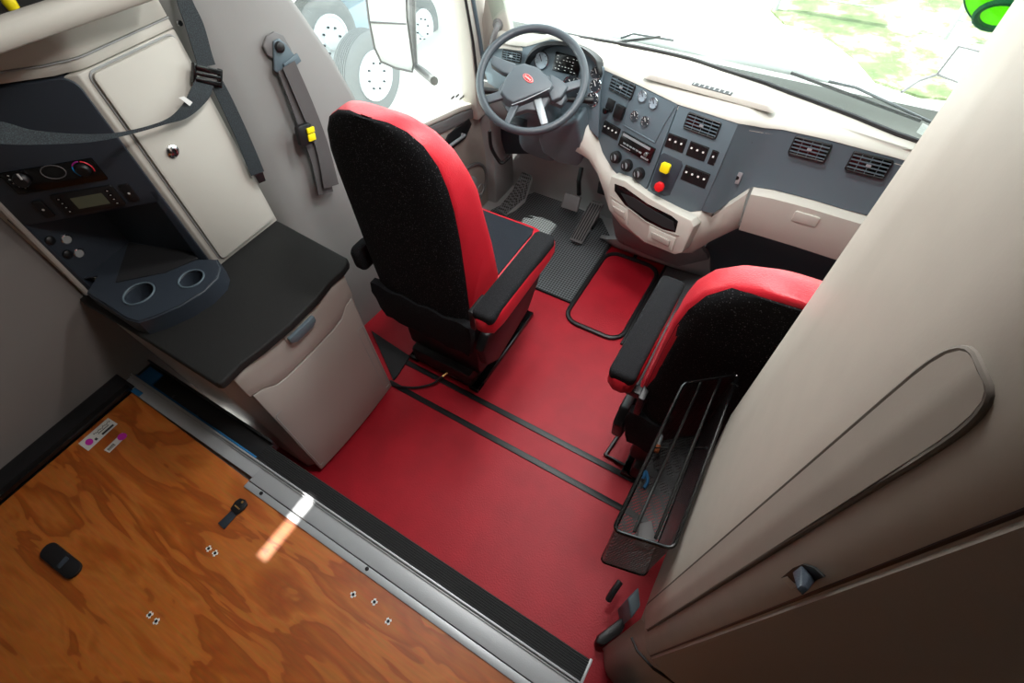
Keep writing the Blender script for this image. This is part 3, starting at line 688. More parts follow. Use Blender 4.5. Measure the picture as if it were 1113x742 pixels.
obj('long_strap', ribmesh([(at(-60, 128, x=-1.30), at(-60, 150, x=-1.30)), (at(0, 132, x=-1.36), at(0, 156, x=-1.36)), (at(40, 142, x=-1.41), at(40, 157, x=-1.41)), (at(100, 146, x=-1.45), at(100, 154, x=-1.45)), (at(140, 142, x=-1.48), at(141, 146, x=-1.48)),
    (at(178, 131, x=-1.49), at(180, 135, x=-1.49)), (at(196, 117, x=-1.49), at(205, 127, x=-1.49)), (at(206, 100, x=-1.495), at(226, 108, x=-1.495)), (at(213, 84, x=-1.50), at(232, 92, x=-1.50))]), 'web', st)
Fb = Frame(a3(225, 82, -1.505), (a3(240, 80)-a3(214, 74)), (a3(219, 72)-a3(231, 96)))
Fb.M = Fb.M @ Matrix.Scale(1.25, 4)
obj('slider', MB().prism(rr(-.03, -.004, .03, .004, .002), -.004, .006, Fb.M).prism(rr(-.03, .006, .03, .018, .003), -.004, .006, Fb.M).prism(rr(-.03, -.018, .03, -.008, .003), -.004, .006, Fb.M).prism(rr(-.034, -.02, -.026, .02, .002), -.004, .005, Fb.M).prism(rr(.026, -.02, .034, .02, .002), -.004, .005, Fb.M), 'gloss', st, bev=.001)
obj('lower_end_plate', MB().poly3([a3(276, 190), a3(285, 187), a3(288, 196), a3(281, 199)], (.004, 0, 0)), 'steel', st)
obj('white_tag', MB().poly3([at(194, 106, x=-1.485), at(200, 104.5, x=-1.485), at(209, 111, x=-1.485), at(206, 115, x=-1.485)], (.0015, 0, 0)), 'white', st)
tag(obj('chrome_screw', MB().lathe([(.008, 0), (.007, .004), (0, .005)], 14, on(FS, 195, 25, .001)), 'chrome'), 'chrome screw head at the top of the sleeper cabinet corner', 'screw')
# ------------------------------------------------------------------ driver seat belt
XB = -1.50
sb = thing('seat_belt', 'grey seat belt hanging from its anchor on the pillar behind the driver seat', 'seat belt', at(300, 45, x=XB))
FB = Frame(at(302, 60, x=-1.513), (0, 1, 0), (0, 0, 1))
pc = [FB.uv(*p) for p in ((283, 48), (287, 38), (297, 33), (308, 36), (316, 48), (330, 82), (350, 125), (336, 133), (318, 92), (300, 66))]
obj('anchor_cover', MB().prism([FB.uv(*p) for p in ((285, 50), (289, 39), (297, 34), (307, 38), (315, 52), (322, 70), (314, 78), (300, 66), (290, 60))], -.004, .006, FB.M), 'grey', sb, bev=.004)
al_ = obj('anchor_loop', MB().prism([FB.uv(*p) for p in ((294, 44), (300, 41), (308, 47), (322, 66), (300, 80), (295, 76))], .006, .016, FB.M), 'slate', sb, bev=.004)
obj('anchor_bolt', MB().lathe([(.016, 0), (.015, .010), (.010, .013), (0, .013)], 18, on(FB, 303, 51, .016)), 'black', al_)
obj('belt_guide', MB().prism([FB.uv(*p) for p in ((303, 68), (318, 56), (323, 65), (307, 78))], .016, .022, FB.M), 'slate', al_, bev=.003)
b3 = lambda px, py, x=-1.485: at(px, py, x=x)
obj('outer_webbing', ribmesh([(b3(307, 74), b3(320, 66)), (b3(326, 118), b3(340, 112)), (b3(343, 160), b3(356, 155)), (b3(352, 205), b3(368, 200))]), 'beltgrey', sb)
obj('inner_webbing', ribmesh([(at(302, 78, x=-1.495), at(309, 74, x=-1.495)), (at(318, 120, x=-1.495), at(330, 114, x=-1.495)), (at(338, 175, x=-1.495), at(352, 168, x=-1.495)), (at(346, 212, x=-1.495), at(362, 208, x=-1.495))]), 'beltgrey', sb)
FL_ = Frame(b3(331, 146, -1.475), (b3(344, 140)-b3(322, 148)), (b3(327, 134)-b3(337, 156)))
bk = obj('latch_housing', MB().prism(rr(-.032, -.035, .032, .035, .012), -.008, .010, FL_.M), 'black', sb, bev=.004)
q0 = FL_.uv(330, 138); q1 = FL_.uv(342, 152)
obj('comfort_clip', MB().prism(rr(q0[0], -.024, q0[0]+.032, .0, .003), .009, .015, FL_.M).prism(rr(q0[0], .003, q0[0]+.032, .022, .003), .009, .016, FL_.M), 'yellow', bk, bev=.002)
# ------------------------------------------------------------------ seats
def superring(cx, cy, z, w, t, n=36, e=.42):
    o = []
    for i in range(n):
        a = 2*PI*i/n; c_, s_ = math.cos(a), math.sin(a)
        o.append(V((cx+w*math.copysign(abs(c_)**e, c_), cy+t*math.copysign(abs(s_)**e, s_), z)))
    return o
def seat(cx, side, label, oy=0, name='driver', rec=0, ptop=1.36, lean=0):
    """side = +1 when the aisle armrest is on +x"""
    y0 = .85+oy
    t = thing(name+'_chair', label, 'seat', (cx, 1.1+oy, 0), 'air-ride seats')
    # backrest: stack of rounded sections (z, half width, half depth)
    prof = [(.47, .205, .050), (.50, .222, .060), (.62, .232, .066), (.80, .236, .070), (.95, .238, .072), (1.08, .236, .068), (1.17, .228, .062), (1.25, .208, .058), (1.31, .172, .052), (1.345, .125, .044), (1.362, .07, .030), (1.366, .02, .010)]
    prof = [(z if z < .9 else .9+(z-.9)*.87, w, d) for z, w, d in prof]
    ptop = ptop if ptop < 1.3 else 1.31
    if name == 'passenger': prof = [(z+(.012 if z > 1 else 0), w+.006, d) for z, w, d in prof]
    rows = [superring(cx, y0+.006+d+ (0.02 if z > 1.3 else 0)*0, z, w, d, 40, .55) for z, w, d in prof]
    # side bolsters swell forward
    for (z, w, d), r in zip(prof, rows):
        for p in r:
            if p.y > y0+.05: 
                k = min(1, abs(p.x-cx)/.23); p.y += (.06*math.sin(PI*min(1, max(0, (z-.45)/.85))) + .10*max(0, 1-abs(z-.60)/.30))*k*k
    SH = lambda p: V((p.x+lean*max(0, p.z-.55), p.y-rec*max(0, p.z-.55), p.z))
    rows = [[SH(p) for p in r] for r in rows]
    br = obj('backrest', MB().grid(rows, closed=True, caps=True), 'leather', t, ang=75)
    # rear fabric panel, follows the rear surface a few mm proud
    R = []
    for z, w, d in [(p[0], p[1], p[2]) for p in prof if .5 <= p[0] <= ptop]:
        row = []
        ww = w*(.965 if name == 'driver' else .945)
        for i in range(17):
            a = -1+2*i/16; x = ww*a
            yy = y0+.006+d - d*max(0, 1-abs(a*.965)**(2/.55))**(.55/2)
            row.append(V((cx+x, yy-.005, z)))
        R.append(row)
    if ptop < 1.28:
        R.append([V((p.x*.86+cx*.14, p.y, ptop+.026-.03*(abs(p.x-cx)/.2)**2)) for p in R[-1]])
    R = [[SH(p) for p in r] for r in R]
    obj('rear_panel', MB().slab(R, (0, .012, 0)), 'fabric', br, ang=60, label='black speckled fabric rear panel')
    # front insert
    obj('front_insert', MB().slab([[SH(V((cx+x, y0+.150-.02*abs(x)/.14, z))) for x in (-.13, -.06, 0, .06, .13)] for z in (.62, .85, 1.05, 1.2)], (0, -.03, 0)), 'cush', br)
    # fabric skirt below back
    sk = [[V((cx+w*a, y0-dd*(1-.35*abs(a)**3), z)) for a in [-1+i/6 for i in range(13)]] for z, w, dd in ((.555, .238, .008), (.50, .245, .016), (.46, .236, .012), (.41, .228, .016), (.355, .215, .008))]
    for r_ in sk:
        for i, p in enumerate(r_): p.z += .008*math.sin(i*1.9)
    obj('rear_skirt', MB().slab(sk, (0, .03, 0)), 'softblack', t, ang=60)
    # cushion
    cp = [(y0+.09, .235, .045), (y0+.14, .25, .062), (y0+.30, .255, .065), (y0+.46, .255, .064), (y0+.54, .245, .058), (y0+.59, .215, .045), (y0+.605, .15, .02)]
    rows = []
    for y, w, h in cp:
        rr_ = []
        for i in range(32):
            a = 2*PI*i/32; c_, s_ = math.cos(a), math.sin(a)
            rr_.append(V((cx+w*math.copysign(abs(c_)**.5, c_), y, .51+h*math.copysign(abs(s_)**.5, s_)+(.012*abs(c_) if s_ > 0 else 0))))
        rows.append(rr_)
    cu = obj('cushion', MB().grid(rows, closed=True, caps=True), 'leather', t, ang=75)
    obj('cushion_insert', MB().slab([[V((cx+x, y, .580+.004*(1-abs(x)/.205))) for x in (-.205, -.12, -.06, 0, .06, .12, .205)] for y in (y0+.14, y0+.3, y0+.46, y0+.53)] + [[V((cx+x, y0+.57, .568)) for x in (-.19, -.12, -.06, 0, .06, .12, .19)]], (0, 0, -.02)), 'cush', cu)
    # armrest on aisle side
    ax = cx+side*.355 if name == 'driver' else cx+side*.288
    ay = y0 if name == 'driver' else y0+.04
    am = [(y0-.075, .018, .025), (y0-.055, .040, .040), (y0, .045, .045), (y0+.18, .043, .046), (y0+.33, .040, .046), (y0+.375, .036, .040), (y0+.385, .02, .022)]
    rows = []
    for y, w, h in am:
        dz = 0; y += ay-y0
        rows.append([V((ax+w*math.copysign(abs(math.cos(a))**.4, math.cos(a)), y, .715+dz+h*math.copysign(abs(math.sin(a))**.4, math.sin(a)))) for a in [2*PI*i/24 for i in range(24)]])
    ar = obj('armrest', MB().grid(rows, closed=True, caps=True), 'leather', t, ang=70)
    obj('armrest_pad', MB().prism(rr(ax-.041, ay-.070, ax+.041, ay+.375, .02), .728, .770), 'softblack', ar, bev=.012, seg=3)
    obj('armrest_bracket', MB().prism([(y0-.03, .60), (y0+.05, .60), (y0+.06, .70), (y0-.03, .70)], 0, .02, Matrix(((0,0,1,ax-side*.075-.01),(1,0,0,0),(0,1,0,0),(0,0,0,1)))).box(ax-side*.09, y0, .64, ax-side*.02, y0+.03, .67), 'black', ar, bev=.003)
    # side valance (black plastic) and lower cushion side in red
    vx = cx+side*.262
    obj('side_cover', MB().prism([(y0+.02, .30), (y0+.10, .24), (y0+.36, .30), (y0+.47, .42), (y0+.46, .47), (y0+.30, .44), (y0+.05, .47), (y0, .42)], -.02, .02, Matrix(((0,0,1,vx),(1,0,0,0),(0,1,0,0),(0,0,0,1)))), 'black', t, bev=.01)
    # suspension box and base
    obj('suspension', MB().box(cx-.20, y0+.06, .10, cx+.20, y0+.50, .44).box(cx-.17, y0+.02, .02, cx+.17, y0+.52, .12), 'black', t, bev=.02)
    obj('base_rail', MB().box(cx-.20, y0+.02, 0, cx-.15, y0+.55, .03).box(cx+.15, y0+.02, 0, cx+.20, y0+.55, .03).box(cx-.20, y0+.03, 0, cx+.20, y0+.08, .03), 'gloss', t, bev=.004)
    return t
s1 = seat(-.995, 1, 'x')
s1['label'] = 'red and black driver seat behind the steering wheel, armrest on its aisle side'
seat(.128, -1, 'red and black passenger seat partly hidden behind the tall beige closet', oy=-.03, name='passenger', rec=.12, ptop=1.275, lean=.07)
# left rear knob/armrest stub of driver seat
obj('folded_armrest', MB().prism(rr(-.05, -.055, .05, .055, .03), -.022, .022, Matrix(((0,0,1,-1.262),(1,0,0,.89),(0,1,0,.66),(0,0,0,1)))), 'softblack', s1, bev=.01)
# air hose
tag(obj('air_hose', MB().m(0).tube(smoothpath([at(427, 419, z=.01), at(450, 421, z=.02), at(470, 417, z=.03), at(481, 409, z=.05)]), .0055, 8).m(1).tube([at(481, 409, z=.05), at(492, 400, z=.06)], .006, 8), ['black', 'brass']), 'thin black hose with a brass end on the floor behind the driver seat', 'hose')
# outline frame on floor by the passenger seat
pf = [at(*p, z=.012) for p in ((684, 455), (658, 494), (691, 512))]
tag(obj('floor_bracket', MB().tube(pf, .009, 6), 'black'), 'thin black angled bracket on the floor behind the passenger seat', 'bracket')
# ------------------------------------------------------------------ dashboard
dash = thing('dashboard', 'truck dashboard with beige top, slate instrument panels and round gauges', 'dashboard', (-.5, 2.1, .4))
al17 = math.radians(17)
def tiltframe(o, yaw, rec):
    y = math.radians(yaw); u = V((math.cos(y), math.sin(y), 0)); nh = V((u.y, -u.x, 0)); r = math.radians(rec)
    return Frame(o, u, V((0, 0, 1))*math.cos(r) - nh*math.sin(r))
FL = tiltframe(at(694, 158, y=1.895), -20, 17)
o_ = FL.pp(737.5, 113.8); w_ = FL.pp(702, 207.5)
y10 = math.radians(-9); FR = Frame(o_, (math.cos(y10), math.sin(y10), 0), (o_-w_))
FP = tiltframe(V((.1, 1.925, .95)), 0, 14)               # passenger side face
FC = tiltframe(V((-1.0, 2.03, .93)), -3, 24)             # cluster face
FV = tiltframe(V((-1.26, 2.03, .94)), 4, 20)
# left vent / cluster panels
def polyF(F, pxs, h0, h1): return MB().prism([F.uv(*p) for p in pxs], h0, h1, F.M)
obj('stack_panel', polyF(FL, [(655, 75), (737.2, 113.6), (701.6, 207.3), (682.5, 200), (666.5, 188), (655, 168), (648, 145), (650, 105)], -.02, 0), 'slate', dash, bev=.003)
obj('switch_panel', polyF(FR, [(738, 114), (770, 124), (802.8, 134.5), (762.5, 229), (746.7, 231), (723.7, 221), (702.5, 208.5)], -.02, 0), 'slate', dash, bev=.003)
obj('cluster_panel', polyF(FC, [(522, 62), (532, 47), (552, 50), (575, 50), (600, 42), (640, 56), (656, 74), (652, 105), (650, 150), (630, 130), (600, 120), (560, 110), (530, 90)], -.02, 0), 'slate', dash, bev=.003)
# passenger panel: loft from switch panel border to the passenger face
P_ = lambda px, py: FP.pp(px, py)
tops = [FR.pp(802.8, 134.5), (FR.pp(815, 136)+P_(815, 136))/2, P_(832, 139), P_(850, 141), P_(875, 146), P_(900, 152), P_(940, 163), P_(975, 172)]
bots = [FR.pp(762.6, 229), FR.pp(775, 232)*.6+P_(775, 232)*.4, P_(792.5, 220), P_(818, 203), P_(841, 206), P_(880, 216), P_(920, 228), P_(960, 238)]
tops.append(V((.95, 1.87, tops[-1].z))); bots.append(V((.95, 1.83, bots[-1].z)))
mids = [(a*.5+b*.5)+V((0, .012, 0)) for a, b in zip(tops, bots)]
obj('passenger_panel', MB().slab([tops, mids, bots], (0, .03, 0)), 'slate', dash, ang=50)
# dash top: seam line to windshield base
zw = 1.0
seam = [FV.pp(540, 47), FV.pp(548, 47), FV.pp(560, 49), FC.pp(572, 50), FC.pp(600, 42), FC.pp(625, 47), FC.pp(640, 58), FL.pp(655, 74.5), FL.pp(695, 92), FL.pp(737.5, 113), FR.pp(770, 123), FR.pp(802.8, 133.5), tops[1]+V((0, 0, .002)), tops[2]+V((0, 0, .002)), P_(850, 140), P_(900, 151), P_(975, 171), V((.95, 1.87, tops[-1].z))]
ws = [V((-1.40, 2.10, 1.0)), V((-1.36, 2.115, 1.0)), V((-1.31, 2.13, 1.0)), V((-1.25, 2.14, 1.0)), V((-1.12, 2.16, 1.0)), V((-1.0, 2.18, 1.0)), V((-.92, 2.19, 1.0)), V((-.80, 2.2, 1.0)), V((-.68, 2.205, 1.0)), V((-.5, 2.2, 1.0)), V((-.36, 2.17, 1.0)), V((-.2, 2.14, 1.0)), V((-.15, 2.126, 1.0)), V((-.09, 2.109, 1.0)), V((-.02, 2.09, 1.0)), V((.15, 2.04, 1.0)), V((.4, 1.965, 1.0)), V((.95, 1.9, 1.0))]
r1 = [s+V((0, -.003, -.001)) for s in seam]; r2 = [s+V((0, .025, .018)) for s in seam]
r3 = [a*.6+b*.4+V((0, 0, .012)) for a, b in zip(seam, ws)]
top = obj('dash_top', MB().slab([[s+V((0, .05, -.004)) for s in seam], r1, [s+V((0, .003, .010)) for s in seam], r2, r3, ws], (0, .0, -.02)), 'beige', dash, ang=60)
# raised defroster ridge with grille
FT_ = Frame(at(780, 97, z=1.012), (at(830, 110, z=1.012)-at(700, 72, z=1.012)), (0, 0, 1)) if False else None
da, db = at(700, 79, z=1.004), at(845, 118, z=1.004); dd = (db-da); LL = dd.length; dd.normalize(); FTp = Frame(da, dd, V((-dd.y, dd.x, 0)))
obj('defroster_ridge', MB().frustum(rr(0, -.02, LL, .022, .02), rr(.03, -.012, LL-.03, .014, .012), -.012, .008, FTp.M), 'beige', top, bev=.003)
g0, g1 = FTp.uv(750, 95), FTp.uv(795, 105)
gr = MB().prism(rr(g0[0], -.012, g1[0], .012, .004), .0075, .009, FTp.M).m(1)
for k in range(8):
    uu = g0[0]+.01+(g1[0]-g0[0]-.02)*k/7; gr.box(uu-.003, -.010, .009, uu+.003, .010, .011, FTp.M)
obj('defroster_grille', gr, ['black', 'foot'], top)
da2, db2 = at(740, 62, z=1.003), at(990, 149, z=1.003)
# cluster hood
hpth = [FC.pp(566, 88, .02), FC.pp(571, 68, .05), FC.pp(580, 55, .07), FC.pp(595, 49, .08), FC.pp(615, 50, .08), FC.pp(632, 56, .07), FC.pp(646, 68, .05), FC.pp(652, 84, .02)]
hs = smoothpath(hpth, 4); 
obj('cluster_hood', MB().slab([[p-FC.n*.08 for p in hs], hs], FC.v*.014), 'black', dash, ang=60)
# gauges
def gauge(F, px, py, r, dark, parent=dash, nm='gauge'):
    T_ = on(F, px, py, 0)
    g = obj(nm, MB().lathe([(r, 0), (r*1.02, .006), (r*.93, .009), (r*.86, .006), (r*.86, .002)], 28, T_), 'chrome', parent)
    obj('dial_face', MB().lathe([(r*.9, .001), (r*.9, .0035), (0, .0035)], 28, T_), 'dialdark' if dark else 'dial', g)
    nb = MB().box(-.0012, -.002, .0037, .0012, r*.7, .0055, T_ @ Matrix.Rotation(.6, 4, 'Z'))
    for k in range(7):
        nb.box(-.0009, r*.62, .0036, .0009, r*.78, .0044, T_ @ Matrix.Rotation(-2.0+k*.67, 4, 'Z'))
    obj('needle', nb, 'white' if dark else 'ink', g)
for px, py in ((699, 104.5), (711, 112)): gauge(FL, px, py, .0215, False)
for px, py in ((690.5, 125.5), (702, 131.5)): gauge(FL, px, py, .020, True)
for px, py, r in ((648.5, 79.5, .026), (647.5, 93, .028), (644, 108, .030), (622, 96, .052), (598, 92, .034), (589, 66, .036)): gauge(FC, px, py, r, px not in (589, 598))
r_ = FC.rect([(605, 57), (632, 62), (630, 84), (600, 76)])
sc_ = obj('message_screen', MB().prism(rr(*r_, .004), 0, .006, FC.M), 'gloss', dash, bev=.001)
mk = MB()
for j in range(5):
    for i in range(7):
        if random.random() < .5:
            u_ = r_[0]+(r_[2]-r_[0])*(.12+.12*i); v_ = r_[1]+(r_[3]-r_[1])*(.15+.17*j); mk.box(u_-.0035, v_-.0012, .006, u_+.0035, v_+.0012, .0066, FC.M)
obj('icons', mk, 'white', sc_)
# vents
def vent(F, pxs, ncol=3, nrow=4):
    r_ = F.rect(pxs); u0, v0, u1, v1 = r_
    v = obj('air_vent', MB().prism(rr(u0, v0, u1, v1, .007), 0, .004, F.M), 'gloss', dash, bev=.001)
    fr_ = MB().tube([F.P(a_, b_, .005) for a_, b_ in rr(u0+.003, v0+.003, u1-.003, v1-.003, .006)], .0035, 6, closed=True)
    obj('vent_frame', fr_, 'black', v)
    sl = MB()
    for k in range(1, nrow+1):
        vv = v0+(v1-v0)*k/(nrow+1); sl.box(u0+.004, vv-.0017, .003, u1-.004, vv+.0017, .010, F.M)
    for k in range(1, ncol+1):
        uu = u0+(u1-u0)*k/(ncol+1); sl.box(uu-.001, v0+.004, .003, uu+.001, v1-.004, .008, F.M)
    obj('vent_louvres', sl, 'slate', v)
    obj('vent_thumb', MB().prism(rr((u0+u1)/2-.008, (v0+v1)/2-.004, (u0+u1)/2+.008, (v0+v1)/2+.004, .002), .009, .013, F.M), 'silver', v)
vent(FL, [(667, 80.5), (692, 93.5), (686, 109), (662, 97)])
vent(FR, [(749, 121), (785.5, 133.5), (778, 151.5), (742.5, 139)])
vent(FP, [(864, 146.5), (905, 157), (896, 177), (856.5, 166)])
vent(FP, [(927, 163.5), (972, 173.5), (961, 195), (918, 184)])
vent(FV, [(548, 53), (568, 57), (566, 70), (545, 64)])
# rocker switch banks
def bank(F, pxs, n, h=.008):
    u0, v0, u1, v1 = F.rect(pxs); bz = obj('switch_bank', MB().prism(rr(u0, v0, u1, v1, .003), 0, .003, F.M), 'black', dash, bev=.0008)
    for k in range(n):
        a_ = u0+.003+(u1-u0-.006)*k/n+.0012; b_ = u0+.003+(u1-u0-.006)*(k+1)/n-.0012; vm = (v0+v1)/2
        sw = obj('rocker_switch', MB().add([F.P(a_, v0+.003, .003), F.P(b_, v0+.003, .003), F.P(b_, vm, .006), F.P(a_, vm, .006), F.P(b_, v1-.003, .010), F.P(a_, v1-.003, .010),
              F.P(a_, v0+.003, 0), F.P(b_, v0+.003, 0), F.P(b_, v1-.003, 0), F.P(a_, v1-.003, 0)], [(0,1,2,3),(3,2,4,5),(0,6,7,1),(5,4,8,9),(1,7,8,4,2),(0,3,5,9,6),(6,9,8,7)]), 'black', bz)
        um = (a_+b_)/2; w = (b_-a_)*.17
        obj('symbol', MB().prism(rr(um-w, vm+.002, um+w, vm+.002+w*1.8, w*.5), .0075, .0105, F.M), 'white', bz)
bank(FL, [(657, 131), (675, 139), (671.5, 153), (654.5, 143.5)], 4)
bank(FR, [(727, 144), (748, 151.5), (741.5, 166.5), (722.5, 158.5)], 3)
bank(FR, [(751.5, 153), (772, 160.5), (765, 175.5), (745, 168)], 3)
bank(FR, [(775.5, 162.5), (782.5, 165), (775.5, 180), (768.5, 177)], 1)
bank(FR, [(745.5, 179), (772.5, 188.5), (766.5, 205), (739.5, 194.5)], 4)
# trailer brake lever & headlight switch
r_ = FL.rect([(673, 112), (681, 117), (677, 131), (668, 126)])
obj('light_switch', MB().prism(rr(*r_, .003), 0, .02, FL.M), 'black', dash, bev=.003)
r_ = FL.rect([(662, 106), (670, 110), (665, 122), (658, 118)])
lv = obj('brake_lever_plate', MB().prism(rr(*r_, .003), 0, .006, FL.M), 'black', dash, bev=.001)
obj('lever_knob', MB().lathe([(.006, 0), (.006, .02), (.013, .026), (.013, .036), (.008, .04), (0, .04)], 16, on(FL, 663, 120, .004)), 'gloss', lv)
# raised gauge surround
obj('gauge_surround', MB().tube([FL.pp(*p, .001) for p in ((686, 98), (682, 112), (678, 136), (712, 155), (722, 135), (734, 116))], .003, 6), 'slate', dash)
# radio
r_ = FL.rect([(678.5, 141.5), (713, 162), (707, 178), (673, 156.5)]); u0, v0, u1, v1 = r_
ra = obj('radio', MB().prism(rr(*r_, .003), 0, .010, FL.M), 'gloss', dash, bev=.001)
obj('radio_fascia', MB().box(u0+.010, v1-.015, .010, u1-.02, v1-.005, .012, FL.M).box(u1-.05, v0+.005, .010, u1-.010, v0+.012, .0125, FL.M).box(u0+.012, v0+.006, .010, u0+.07, v0+.009, .0115, FL.M), 'silver', ra)
obj('volume_knob', MB().lathe(knob(.010, .014), 20, FL.M @ Matrix.Translation((u1-.026, (v0+v1)/2-.003, .010))), 'chrome', ra)
for k in range(6):
    uu = u0+.025+k*.018; obj('preset_button', MB().box(uu, v0+.018, .010, uu+.013, v0+.024, .0125, FL.M), 'silver', ra)
# climate knobs
for px, py in ((670.5, 170.5), (682.5, 179.5), (695.5, 188.5)):
    T_ = on(FL, px, py, 0)
    kb = obj('climate_knob', MB().lathe([(.027, 0), (.027, .012), (.024, .02), (.020, .022), (0, .022)], 28, T_), 'black', dash)
    kk = MB().lathe([(.014, .022), (.014, .024), (0, .024)], 20, T_)
    obj('knob_cap', kk, 'silver', kb); obj('grip', MB().box(-.004, -.017, .024, .004, .017, .030, T_ @ Matrix.Rotation(.5, 4, 'Z')), 'black', kb, bev=.001)
# brake valve recess and knobs
obj('valve_recess', MB().prism([FR.uv(*p) for p in ((718, 168), (722, 166), (741, 175), (742, 180), (728, 212), (722, 213), (709, 207), (707, 202))], .000, .003, FR.M), 'navy', dash, bev=.001)
T_ = on(FR, 724, 182, .03)
y1 = obj('parking_brake_knob', MB().lathe([(.007, -.03), (.007, 0)], 12, T_).prism([(-.020, -.014), (-.014, -.020), (.014, -.020), (.020, -.014), (.020, .014), (.014, .020), (-.014, .020), (-.020, .014)], 0, .016, T_), 'yellow', dash, bev=.003, label='yellow square push-pull knob')
T_ = on(FR, 717.5, 202.5, .03)
oct_ = [(.021*math.cos(PI/8+k*PI/4), .021*math.sin(PI/8+k*PI/4)) for k in range(8)]
obj('trailer_air_knob', MB().lathe([(.007, -.03), (.007, 0)], 12, T_).prism(oct_, 0, .016, T_), 'redknob', dash, bev=.003, label='red octagonal push-pull knob')
# lighter plate on passenger side
r_ = FP.rect([(798, 186), (808, 187), (803, 200), (794, 198)])
lp = obj('socket_plate', MB().prism(rr(*r_, .002), 0, .004, FP.M), 'silver', dash, bev=.001)
obj('socket_hole', MB().prism(circ((r_[0]+r_[2])/2+.002, (r_[1]+r_[3])/2, .008, 12), .0035, .0048, FP.M), 'black', lp)
sm = MB()
for px, py in ((814, 141), (821, 142), (809, 153.5), (813, 154), (817, 154.5)): sm.lathe([(.003, 0), (.003, .002), (0, .002)], 8, on(FP, px, py, .004))
obj('screw_hole', sm, 'black', dash)
# lower beige trim
PY = lambda px, py, y: at(px, py, y=y)
up = [FC.pp(628, 127), PY(640, 134, 1.95), FL.pp(648, 143), FL.pp(655, 165), FL.pp(666.5, 184), FL.pp(682.5, 197.5), FL.pp(702, 207), FR.pp(723.7, 218), FR.pp(746.7, 228.4), FR.pp(762.7, 228.6), P_(775, 230), P_(792.5, 218), P_(815, 203)]
lowpx = [(624, 164), (632, 168), (641, 174), (651, 189), (657, 208), (662, 228), (675, 245), (701, 264), (736, 275), (752, 275), (771, 263), (787, 255), (803, 247.6)]
lowy = [1.92, 1.90, 1.885, 1.88, 1.875, 1.86, 1.84, 1.82, 1.80, 1.80, 1.83, 1.85, 1.87]
low = [PY(*p, y) for p, y in zip(lowpx, lowy)]
m1 = [a*.92+b*.08+V((0, -.022, 0)) for a, b in zip(up, low)]
m2 = [a*.5+b*.5+V((0, -.04, 0)) for a, b in zip(up, low)]
m3 = [a*.1+b*.9+V((0, -.018, 0)) for a, b in zip(up, low)]
up_ = [p+V((0, .01, .0)) for p in up]
FA = Frame(PY(705, 235, 1.752), V((math.cos(math.radians(-14)), math.sin(math.radians(-14)), 0)), V((0, .18, 1)))
lt = obj('lower_trim', MB().slab([up_, m1, m2, m3, low], (0, .03, 0)), 'beige', dash, ang=60)
# ash tray / cubby bezel on lower trim, built on its own face frame
def FAp(pts): return [FA.uv(*p, .0) for p in pts]
bz = obj('cubby_bezel', MB().prism(FAp([(665, 191), (680, 196), (705, 214), (735, 231), (752, 239), (755, 246), (742, 274), (734, 276), (700, 262), (672, 237), (662, 226), (661, 212)]), -.06, .006, FA.M), 'beige', dash, bev=.004)
obj('cubby_opening', MB().prism(FAp([(669, 199), (680, 203), (705, 221), (731, 234), (738, 240), (735, 252), (722, 249), (700, 238), (680, 222), (669, 207)]), .004, .0075, FA.M), 'gloss', bz, bev=.001)
obj('cubby_liner', MB().prism(FAp([(676, 209), (690, 214), (712, 228), (733, 240), (735, 250), (722, 246), (702, 235), (684, 222)]), .007, .010, FA.M), 'blackmat', bz)
obj('tray_divider', MB().tube([FA.pp(*p, .008) for p in ((664, 213), (684, 227), (702, 241), (720, 250), (738, 256))], .003, 6), 'taupe', bz)
for pxs in ([(666, 216), (684, 227), (683.5, 244), (667, 230)], [(707, 244), (736, 258), (732, 272), (705, 260)]):
    pr_ = FAp(pxs)
    at_ = obj('ash_tray', MB().prism(pr_, .005, .012, FA.M), 'beige', bz, bev=.003)
    c_ = [sum(p[i] for p in pr_)/4 for i in (0, 1)]
    obj('pull_tab', MB().prism([(c_[0]+(p[0]-c_[0])*.7, c_[1]+(p[1]-c_[1])*.42) for p in pr_], .011, .020, FA.M), 'silver' if False else 'taupe', at_, bev=.003)
# grey console skirt under the trim
fl_ = [PY(664, 225, 1.93), PY(668, 240, 1.93)]
sky = [low[5]+V((0, .02, .02)), low[6]+V((0, .02, .02)), low[7]+V((0, .02, .02)), low[8]+V((0, .03, .02)), low[9]+V((.02, .05, .02))]
flo = [at(650, 258, z=.0), at(668, 269, z=0), at(700, 281, z=0), at(728, 290, z=0), at(772, 303, z=0)]
mid = [PY(669, 257, 1.93), PY(676, 262, 1.92), PY(703, 275, 1.91), PY(736, 288, 1.90), PY(768, 276, 1.95)]
mid2 = [PY(672, 262, 1.97), PY(678, 266, 1.96), PY(705, 277.5, 1.95), PY(737, 289.5, 1.95), PY(770, 282, 2.0)]
obj('console_skirt', MB().slab([sky, [a*.5+b*.5+V((0,-.01,0)) for a, b in zip(sky, mid)], mid, mid2], (0, .03, 0)), 'grey', dash, ang=60)
obj('console_base', MB().slab([[p+V((0, .02, 0)) for p in mid2], [a*.5+b*.5 for a, b in zip(mid2, flo)], flo], (0, .03, 0)), 'foot', dash, ang=60)
